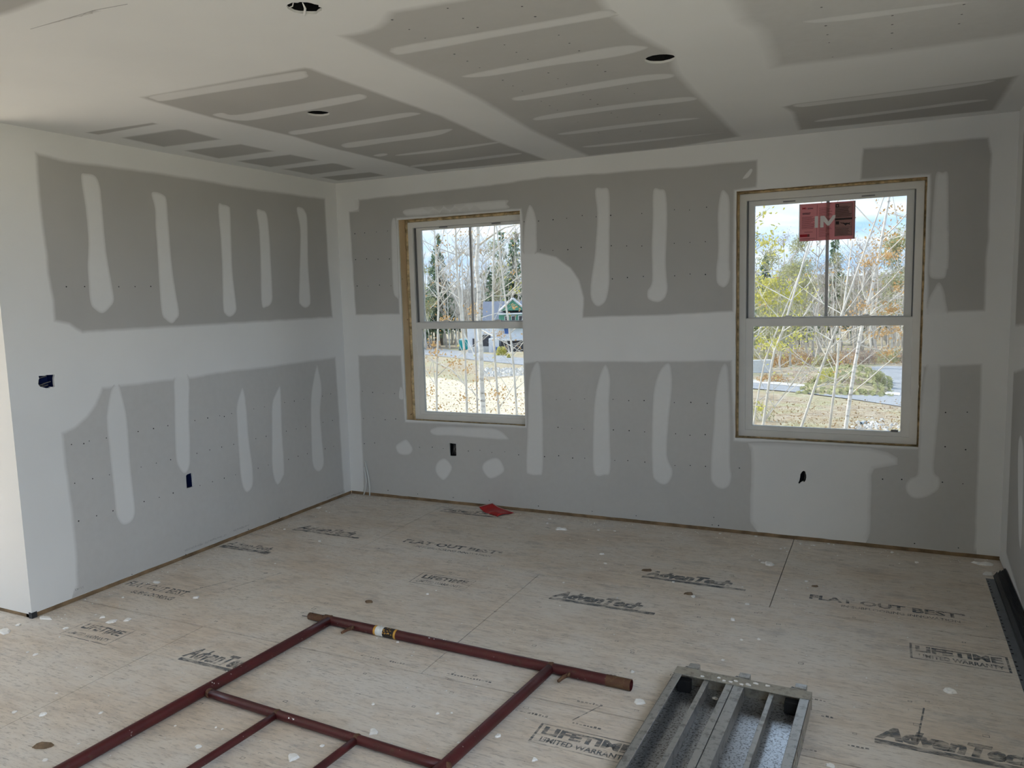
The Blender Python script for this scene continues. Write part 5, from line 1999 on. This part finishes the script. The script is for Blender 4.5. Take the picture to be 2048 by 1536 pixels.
near_tree('sapling_tree', 'dark stemmed sapling close behind the birch trunk in the left window', 16.0,
          [(944, 470), (947, 560), (949, 640), (952, 720), (955, 830)], 0.035, 'bark_grey', 'leaf_orange', (), [(955, 760, 22, 10, 70)], 8, 15, 2, auto_len=2.0)
near_tree('sapling_tree', 'tallest leaning sapling with white bark in the right window', 13.0,
          [(1765, 470), (1755, 527), (1741, 590), (1724, 654), (1707, 746), (1691, 858)], 0.048, 'birch', 'leaf_orange',
          [(0.02, [(1735, 610, 0), (1725, 580, 0), (1727, 545, 0.2), (1724, 520, 0.3)]), (0.018, [(1724, 654, 0), (1750, 618, 0.2), (1785, 600, 0.3), (1812, 585, 0.4)]),
           (0.016, [(1730, 640, 0), (1760, 622, -0.2), (1800, 628, -0.2)]), (0.016, [(1718, 690, 0), (1755, 700, 0.2), (1790, 732, 0.3)]), (0.014, [(1745, 570, 0), (1780, 545, 0), (1812, 540, 0)])],
          [(1775, 510, 34, 14, 240), (1735, 525, 18, 10, 90), (1780, 620, 26, 14, 170), (1725, 612, 22, 12, 120), (1755, 668, 26, 9, 90), (1775, 705, 20, 9, 60), (1795, 575, 14, 12, 70)], 9, 21, 2, auto_len=2.0)
near_tree('sapling_tree', 'thin leaning sapling in the middle of the right window', 12.5,
          [(1690, 610), (1672, 660), (1660, 690), (1640, 743), (1624, 791), (1603, 853)], 0.034, 'bark_light', 'leaf_orange',
          [(0.014, [(1660, 690, 0), (1685, 682, 0.1), (1720, 690, 0.2)]), (0.014, [(1630, 775, 0), (1660, 768, 0.1), (1690, 775, 0.2)])], [(1690, 640, 16, 9, 50)], 7, 22, 1, auto_len=1.8)
near_tree('sapling_tree', 'pale sapling with bent stem left in the right window', 12.0,
          [(1572, 640), (1566, 660), (1550, 700), (1544, 725), (1540, 752), (1527, 845)], 0.036, 'bark_light', 'leaf_yellow',
          [(0.014, [(1544, 722, 0), (1548, 700, 0), (1540, 688, 0.1)]), (0.014, [(1540, 740, 0), (1570, 738, 0.1), (1620, 744, 0.2)]), (0.014, [(1560, 680, 0), (1590, 664, 0.1), (1620, 675, 0.2)])],
          [(1560, 690, 30, 14, 110), (1600, 672, 24, 12, 80)], 7, 23, 2, auto_len=1.8)
near_tree('sapling_tree', 'thinnest sapling at the left edge of the right window', 12.2,
          [(1556, 655), (1542, 690), (1530, 720), (1518, 780), (1508, 840)], 0.024, 'bark_light', 'leaf_yellow', (), [(1520, 680, 16, 14, 60), (1520, 815, 20, 10, 60)], 3, 24, 2)
near_tree('sapling_tree', 'short forked grey sapling behind the mound in the right window', 20.0,
          [(1681, 660), (1677, 690), (1675, 727), (1669, 775)], 0.045, 'bark_light', 'leaf_orange', (), [(1690, 660, 14, 8, 30)], 7, 25, 1, auto_len=1.8)
near_tree('young_oak', 'yellow green leafy tree with branches reaching in from the left of the right window', 19.0,
          [(1470, 480), (1472, 560), (1474, 660), (1476, 800)], 0.10, 'bark_grey', 'leaf_yellow',
          [(0.03, [(1474, 650, 0), (1510, 618, 0.2), (1545, 600, 0.4), (1590, 580, 0.5)]), (0.03, [(1473, 580, 0), (1515, 545, 0.2), (1560, 540, 0.3)]), (0.025, [(1472, 520, 0), (1510, 500, 0), (1535, 485, 0.2)]),
           (0.025, [(1471, 480, 0), (1512, 440, 0), (1540, 415, 0.2)]), (0.025, [(1474, 690, 0), (1530, 650, 0.2), (1590, 628, 0.4)])],
          [(1535, 565, 42, 18, 420), (1530, 600, 34, 16, 260), (1585, 590, 34, 18, 220), (1530, 485, 26, 10, 120), (1560, 500, 22, 10, 60), (1570, 640, 46, 14, 200), (1528, 425, 22, 10, 30), (1545, 690, 34, 14, 140)], 2, 26, 4, (0.035, 0.07))
near_tree('twiggy_tree', 'bare twiggy tree reaching in from the right of the right window', 17.0,
          [(1850, 400), (1846, 500), (1842, 600), (1838, 820)], 0.07, 'bark_grey', 'leaf_orange',
          [(0.02, [(1846, 480, 0), (1810, 470, 0), (1775, 480, 0.2), (1745, 505, 0.3)]), (0.02, [(1847, 440, 0), (1800, 432, 0), (1760, 422, 0.1)]), (0.02, [(1846, 470, 0), (1800, 465, 0.1), (1760, 490, 0.2), (1730, 520, 0.2)]),
           (0.02, [(1842, 600, 0), (1810, 640, 0), (1790, 690, 0.1)])],
          [(1770, 470, 40, 26, 70), (1790, 420, 24, 14, 24), (1795, 660, 18, 14, 60)], 0, 27, 2, (0.03, 0.06))


# ---- shrubs
def shrub(name, label, u, v, wpx, hpx, leafmat, seed, cnt=420, bare=False):
    g = random.Random(seed)
    p = on_ground(u, v)
    sc = (p - CAM).length / FPX
    rx, rz = wpx * sc / 2, hpx * sc
    t_ = thing(name, label, 'shrub', (p.x, p.y, p.z))
    sm, fm = MB(), MB()
    tips = []
    for k in range(9):
        a = g.uniform(0, 2 * PI)
        grow(sm, Vector((0, 0, -0.05)), Vector((math.cos(a) * rx / rz, math.sin(a) * 0.6, 1.1)), rz * g.uniform(0.7, 1.0), 0.02 * sc * 20, 1, tips, g, 3, n=4, segs=3)
    sm.build('stems', M['bark_grey'], t_)
    if not bare:
        for k in range(cnt):
            a, el, rr = g.uniform(0, 2 * PI), g.uniform(0.05, 1), g.uniform(0.6, 1.05)
            q = Vector((rx * rr * math.cos(a) * math.sqrt(1 - el * el * 0.8), rx * 0.7 * rr * math.sin(a) * math.sqrt(1 - el * el * 0.8), rz * rr * el))
            leaf(fm, q, g.uniform(1.2, 2.4) * sc, g)
        fm.build('foliage', M[leafmat], t_)['kind'] = 'stuff'
    return t_


shrub('yellow_shrub', 'bright yellow green bush in front of the far house', 1003, 711, 24, 18, 'leaf_yellow', 41)
shrub('yellow_shrub', 'small yellow bush beside the road right of the birch', 1019, 716, 10, 8, 'leaf_yellow', 42, 150)
shrub('green_shrub', 'round green shrub at the right end of the grassy mound', 1757, 779, 26, 34, 'leaf_green', 43, 600)
shrub('yellow_shrub', 'yellow green shrub on the mound between the saplings', 1655, 778, 44, 40, 'leaf_yellow', 44, 700)
shrub('tan_shrub', 'low tan grass clump beside the concrete barrier', 1545, 764, 60, 16, 'leaf_orange', 45, 400)
shrub('brown_brush', 'tangled bare brush in front of the barrier end', 1602, 770, 60, 40, 'leaf_red', 46, 250)
shrub('green_shrub', 'leafy green shrub at the lower left corner of the right window', 1520, 842, 50, 40, 'leaf_green', 47, 260)
shrub('brown_brush', 'low reddish brush on the mound behind the leaning sapling', 1700, 783, 60, 28, 'leaf_red', 48, 420)
shrub('brown_brush', 'dull brush pile at the left end of the far road', 868, 697, 34, 16, 'leaf_red', 49, 300)
for i in range(26):
    g_ = TG
    u_ = 1490 + 13.5 * i + g_.uniform(-6, 6)
    v_ = 724 + g_.uniform(-4, 5) + (6 if u_ < 1700 else 0)
    o_ = shrub('brown_brush', 'low grey brown brush along the edge of the far woods', u_, v_, g_.uniform(26, 44), g_.uniform(16, 34), g_.choice(('leaf_red', 'leaf_green', 'leaf_orange')), 200 + i, 260)
    o_['group'] = 'brush along the woods'
mbt = MB()
for i in range(4200):
    if TG.random() < 0.68:
        u_, v_ = TG.uniform(1470, 1840), TG.uniform(796, 880)
    else:
        u_, v_ = TG.uniform(820, 1070), TG.uniform(735, 858)
    q_ = on_ground(u_, v_, 0.05 if u_ < 1100 and v_ > 755 else 0.0)
    s_ = TG.uniform(0.025, 0.085)
    for k_ in range(2):
        a_ = TG.uniform(0, PI)
        dx_ = Vector((math.cos(a_), math.sin(a_), 0)) * s_ * 0.35
        tp_ = Vector((TG.gauss(0, 1.0) * s_, TG.gauss(0, 1.0) * s_, s_ * 0.8))
        mbt.add([q_ - dx_ * 0.4, q_ + dx_ * 0.4, q_ + tp_], [(0, 1, 2)])
mbl = MB()
for i in range(1900):
    u_, v_ = (TG.uniform(830, 1060), TG.uniform(738, 850)) if TG.random() < 0.6 else (TG.uniform(1480, 1830), TG.uniform(800, 876))
    q_ = on_ground(u_, v_, 0.07)
    leaf(mbl, q_ + Vector((0, 0, 0.03)), TG.uniform(0.02, 0.06), TG)
tag(mbl.build('leaf_litter', M['leaf_litter']), 'brown fallen leaves scattered on the sandy bank outside', 'leaves', kind='stuff')
tag(mbt.build('grass_tufts', M['leaf_tan']), 'dry tan grass tufts on the ground outside', 'grass', kind='stuff')
# grassy mound
p = on_ground(1690, 783)
sc_ = (p - CAM).length / FPX
vs_, fs_ = [], []
for i in range(13):
    for j in range(9):
        a, b = -1 + 2 * i / 12, -1 + 2 * j / 8
        hgt = max(0.0, 1 - a * a) * max(0.0, 1 - b * b)
        x, y = p.x + a * 82 * sc_, p.y + 6 + b * 9
        vs_.append((x, y, gz(x, y) - 0.1 + hgt * 38 * sc_ * (1 + 0.15 * noise.noise(Vector((i * 0.7, j * 0.7, 2))))))
for i in range(12):
    for j in range(8):
        a = i * 9 + j
        fs_.append((a, a + 9, a + 10, a + 1))
plain('dry_grass', (0.36, 0.31, 0.20), 0.95, var=0.55, scale=1.6, bump=0.8)
tag(MB().add(vs_, fs_).build('grass_mound', M['dry_grass'], smooth=True), kind='structure')
mbg = MB()
for i in range(1500):
    k_ = TG.choice(fs_)
    c_ = sum((Vector(vs_[j]) * TG.random() for j in k_), Vector((0, 0, 0)))
    wts = [TG.random() + 0.01 for _ in k_]
    c_ = sum((Vector(vs_[j]) * w_ for j, w_ in zip(k_, wts)), Vector((0, 0, 0))) / sum(wts)
    leaf(mbg, c_ + Vector((0, 0, 0.08)), TG.uniform(0.06, 0.20), TG)
tag(mbg.build('mound_weeds', M['leaf_green']), 'low green weeds covering the mound beside the side road', 'weeds', kind='stuff')

# ---- concrete barrier, portable toilet, pipe, rocks
p = on_ground(1515, 746)
sc_ = (p - CAM).length / FPX
rgt = Vector((CR.x, CR.y, 0)).normalized()
rz_ = math.atan2(rgt.y, rgt.x)
bar = thing('concrete_barrier', 'pale concrete block barrier at the left edge of the right window', 'barrier', (p.x, p.y, p.z), rz_)
bw, bh = 52 * sc_, 25 * sc_
MB().add([(-bw / 2, -0.35, -0.1), (bw / 2, -0.35, -0.1), (bw / 2, 0.35, -0.1), (-bw / 2, 0.35, -0.1), (-bw / 2, -0.22, bh), (bw / 2, -0.22, bh), (bw / 2, 0.22, bh), (-bw / 2, 0.22, bh)],
         [(3, 2, 1, 0), (4, 5, 6, 7), (0, 1, 5, 4), (1, 2, 6, 5), (2, 3, 7, 6), (3, 0, 4, 7)]).build('block', M['concrete'], bar, bevel=0.03)
MB().box(-bw / 2 - 0.02, bw / 2 + 0.02, -0.40, 0.40, -0.1, 0.14).build('foot', M['concrete'], bar, bevel=0.02)

p = on_ground(928, 700.5)
sc_ = (p - CAM).length / FPX
pt = thing('portable_toilet', 'teal portable toilet with pale roof beside the far house', 'portable toilet', (p.x, p.y, p.z), rz_ + 0.25)
pw, ph = 16 * sc_, 21 * sc_
MB().box(-pw / 2, pw / 2, -pw / 2, pw / 2, 0.08, ph).build('cabin', M['teal_plastic'], pt, bevel=0.05)
MB().box(-pw * 0.32, pw * 0.32, -pw / 2 - 0.03, -pw / 2, 0.2, ph * 0.9).build('door', M['teal_plastic'], pt, bevel=0.02)
MB().add([(-pw * .54, -pw * .54, ph), (pw * .54, -pw * .54, ph), (pw * .54, pw * .54, ph), (-pw * .54, pw * .54, ph), (-pw * .25, -pw * .2, ph * 1.13), (pw * .25, -pw * .2, ph * 1.13), (pw * .25, pw * .2, ph * 1.13), (-pw * .25, pw * .2, ph * 1.13)],
         [(3, 2, 1, 0), (4, 5, 6, 7), (0, 1, 5, 4), (1, 2, 6, 5), (2, 3, 7, 6), (3, 0, 4, 7)]).build('roof_cap', M['teal_roof'], pt)
MB().box(-pw * .56, pw * .56, -pw * .56, pw * .56, 0, 0.1).build('skid_base', M['house_dark'], pt)

p = on_ground(1727, 849)
sc_ = (p - CAM).length / FPX
cp = thing('drain_pipe', 'short grey blue drain pipe end among stones in the right window', 'pipe', (p.x, p.y, p.z), rz_ + 0.5)
MB().tube([(-7 * sc_, 0, 3.2 * sc_), (7 * sc_, 0, 2.8 * sc_)], 2.6 * sc_, 12, caps=False).tube([(7 * sc_, 0, 2.8 * sc_), (-7 * sc_, 0, 3.2 * sc_)], 2.2 * sc_, 12, caps=False).build('pipe_wall', plain('pipe_blue', (0.42, 0.50, 0.56), 0.5), cp, smooth=True)
MB().tube([(5.5 * sc_, 0, 2.8 * sc_), (7.2 * sc_, 0, 2.8 * sc_)], 2.9 * sc_, 12, caps=False).build('pipe_collar', M['house_dark'], cp)


def stones(name, label, area, n_, s0, s1, seed):
    g = random.Random(seed)
    mbx = MB()
    for i in range(n_):
        u, v = area(g)
        q = on_ground(u, v)
        s = g.uniform(s0, s1)
        vv = []
        for k in range(6):
            vv.append((q.x + s * g.uniform(0.6, 1.1) * math.cos(k * PI / 3), q.y + s * g.uniform(0.6, 1.1) * math.sin(k * PI / 3), q.z))
        vv.append((q.x, q.y, q.z + s * g.uniform(0.5, 0.9)))
        mbx.add(vv, [(k, (k + 1) % 6, 6) for k in range(6)])
    tag(mbx.build(name, M['stone']), label, 'stones', kind='stuff')


stones('rubble_stones', 'grey rubble stones on the bank below the far road', lambda g: (g.uniform(960, 1060), g.uniform(737, 753)), 260, 0.12, 0.30, 51)
stones('field_stones', 'loose pale stones around the drain pipe', lambda g: (1745 + g.gauss(0, 24), 852 + g.gauss(0, 5)), 150, 0.04, 0.12, 52)

# ---- the far house
p = on_ground(990, 703)
sc_ = (p - CAM).length / FPX
hs = thing('house', 'far white and green gabled house with grey roof behind the birch', 'house', (p.x, p.y, p.z), rz_)


def hx(u):
    return (u - 990) * sc_


def hz(v):
    return (703 - v) * sc_


def hbox(name, m, u0, u1, v0, v1, y0_, y1_, bevel=0.0, par=None):
    return MB().box(hx(u0), hx(u1), y0_, y1_, hz(v1), hz(v0)).build(name, M[m], par or hs, bevel=bevel)


hbox('wall', 'siding_white', 936, 1085, 655, 706, 0.0, 9.0)
hbox('stone_skirt', 'concrete', 936, 985, 692, 706, -0.15, 0.0)
MB().add([(hx(966), 1.0, hz(650)), (hx(1090), 1.0, hz(650)), (hx(1090), 6.0, hz(604)), (hx(966), 6.0, hz(604)), (hx(966), 1.2, hz(655)), (hx(1090), 1.2, hz(655)), (hx(1090), 6.2, hz(609)), (hx(966), 6.2, hz(609))],
         [(0, 1, 2, 3), (7, 6, 5, 4), (0, 4, 5, 1), (1, 5, 6, 2), (2, 6, 7, 3), (3, 7, 4, 0)]).build('roof', M['roof_grey'], hs)
hbox('upper_wall', 'siding_green', 1000, 1056, 629, 657, -0.6, 3.0)
MB().add([(hx(1003), -0.7, hz(622)), (hx(1053), -0.7, hz(622)), (hx(1028), -0.7, hz(600)), (hx(1003), 4.0, hz(622)), (hx(1053), 4.0, hz(622)), (hx(1028), 4.0, hz(600))],
         [(0, 1, 2), (5, 4, 3), (0, 3, 4, 1), (1, 4, 5, 2), (2, 5, 3, 0)]).build('gable', M['siding_green'], hs)
for a, b in (((1001, 622.5), (1028, 598)), ((1055, 622.5), (1028, 598))):
    q0, q1 = Vector((hx(a[0]), -0.85, hz(a[1]))), Vector((hx(b[0]), -0.85, hz(b[1])))
    MB().tube([q0, q1], 0.16, 4).build('rake_board', M['siding_white'], hs)
hbox('eave_board', 'siding_white', 998, 1058, 627, 630, -1.0, -0.4)
for u0 in (1011, 1024, 1038):
    w_ = hbox('window', 'siding_white', u0, u0 + 9, 632, 644, -0.72, -0.62)
    hbox('pane', 'house_dark', u0 + 1.2, u0 + 7.8, 633.5, 642.5, -0.76, -0.73, par=w_)
hbox('garage_opening', 'house_dark', 966, 982, 669, 703, -0.1, 0.02)
hbox('doorway', 'house_dark', 946, 950, 676, 700, -0.1, 0.02)
hbox('porch_window', 'house_blue', 1009, 1018, 657, 668, -0.1, 0.02)
hbox('deck_edge', 'siding_white', 1003, 1085, 678, 681, -1.6, 0.0)
hbox('deck_shadow_wall', 'house_dark', 1003, 1085, 681, 706, -1.2, 0.0)  # dark base of the house below the deck edge
hbox('lean_to', 'siding_white', 979, 999, 676, 703, -2.4, -0.2)
hbox('blue_bin', 'house_blue', 988, 996, 692, 704, -3.2, -2.5)
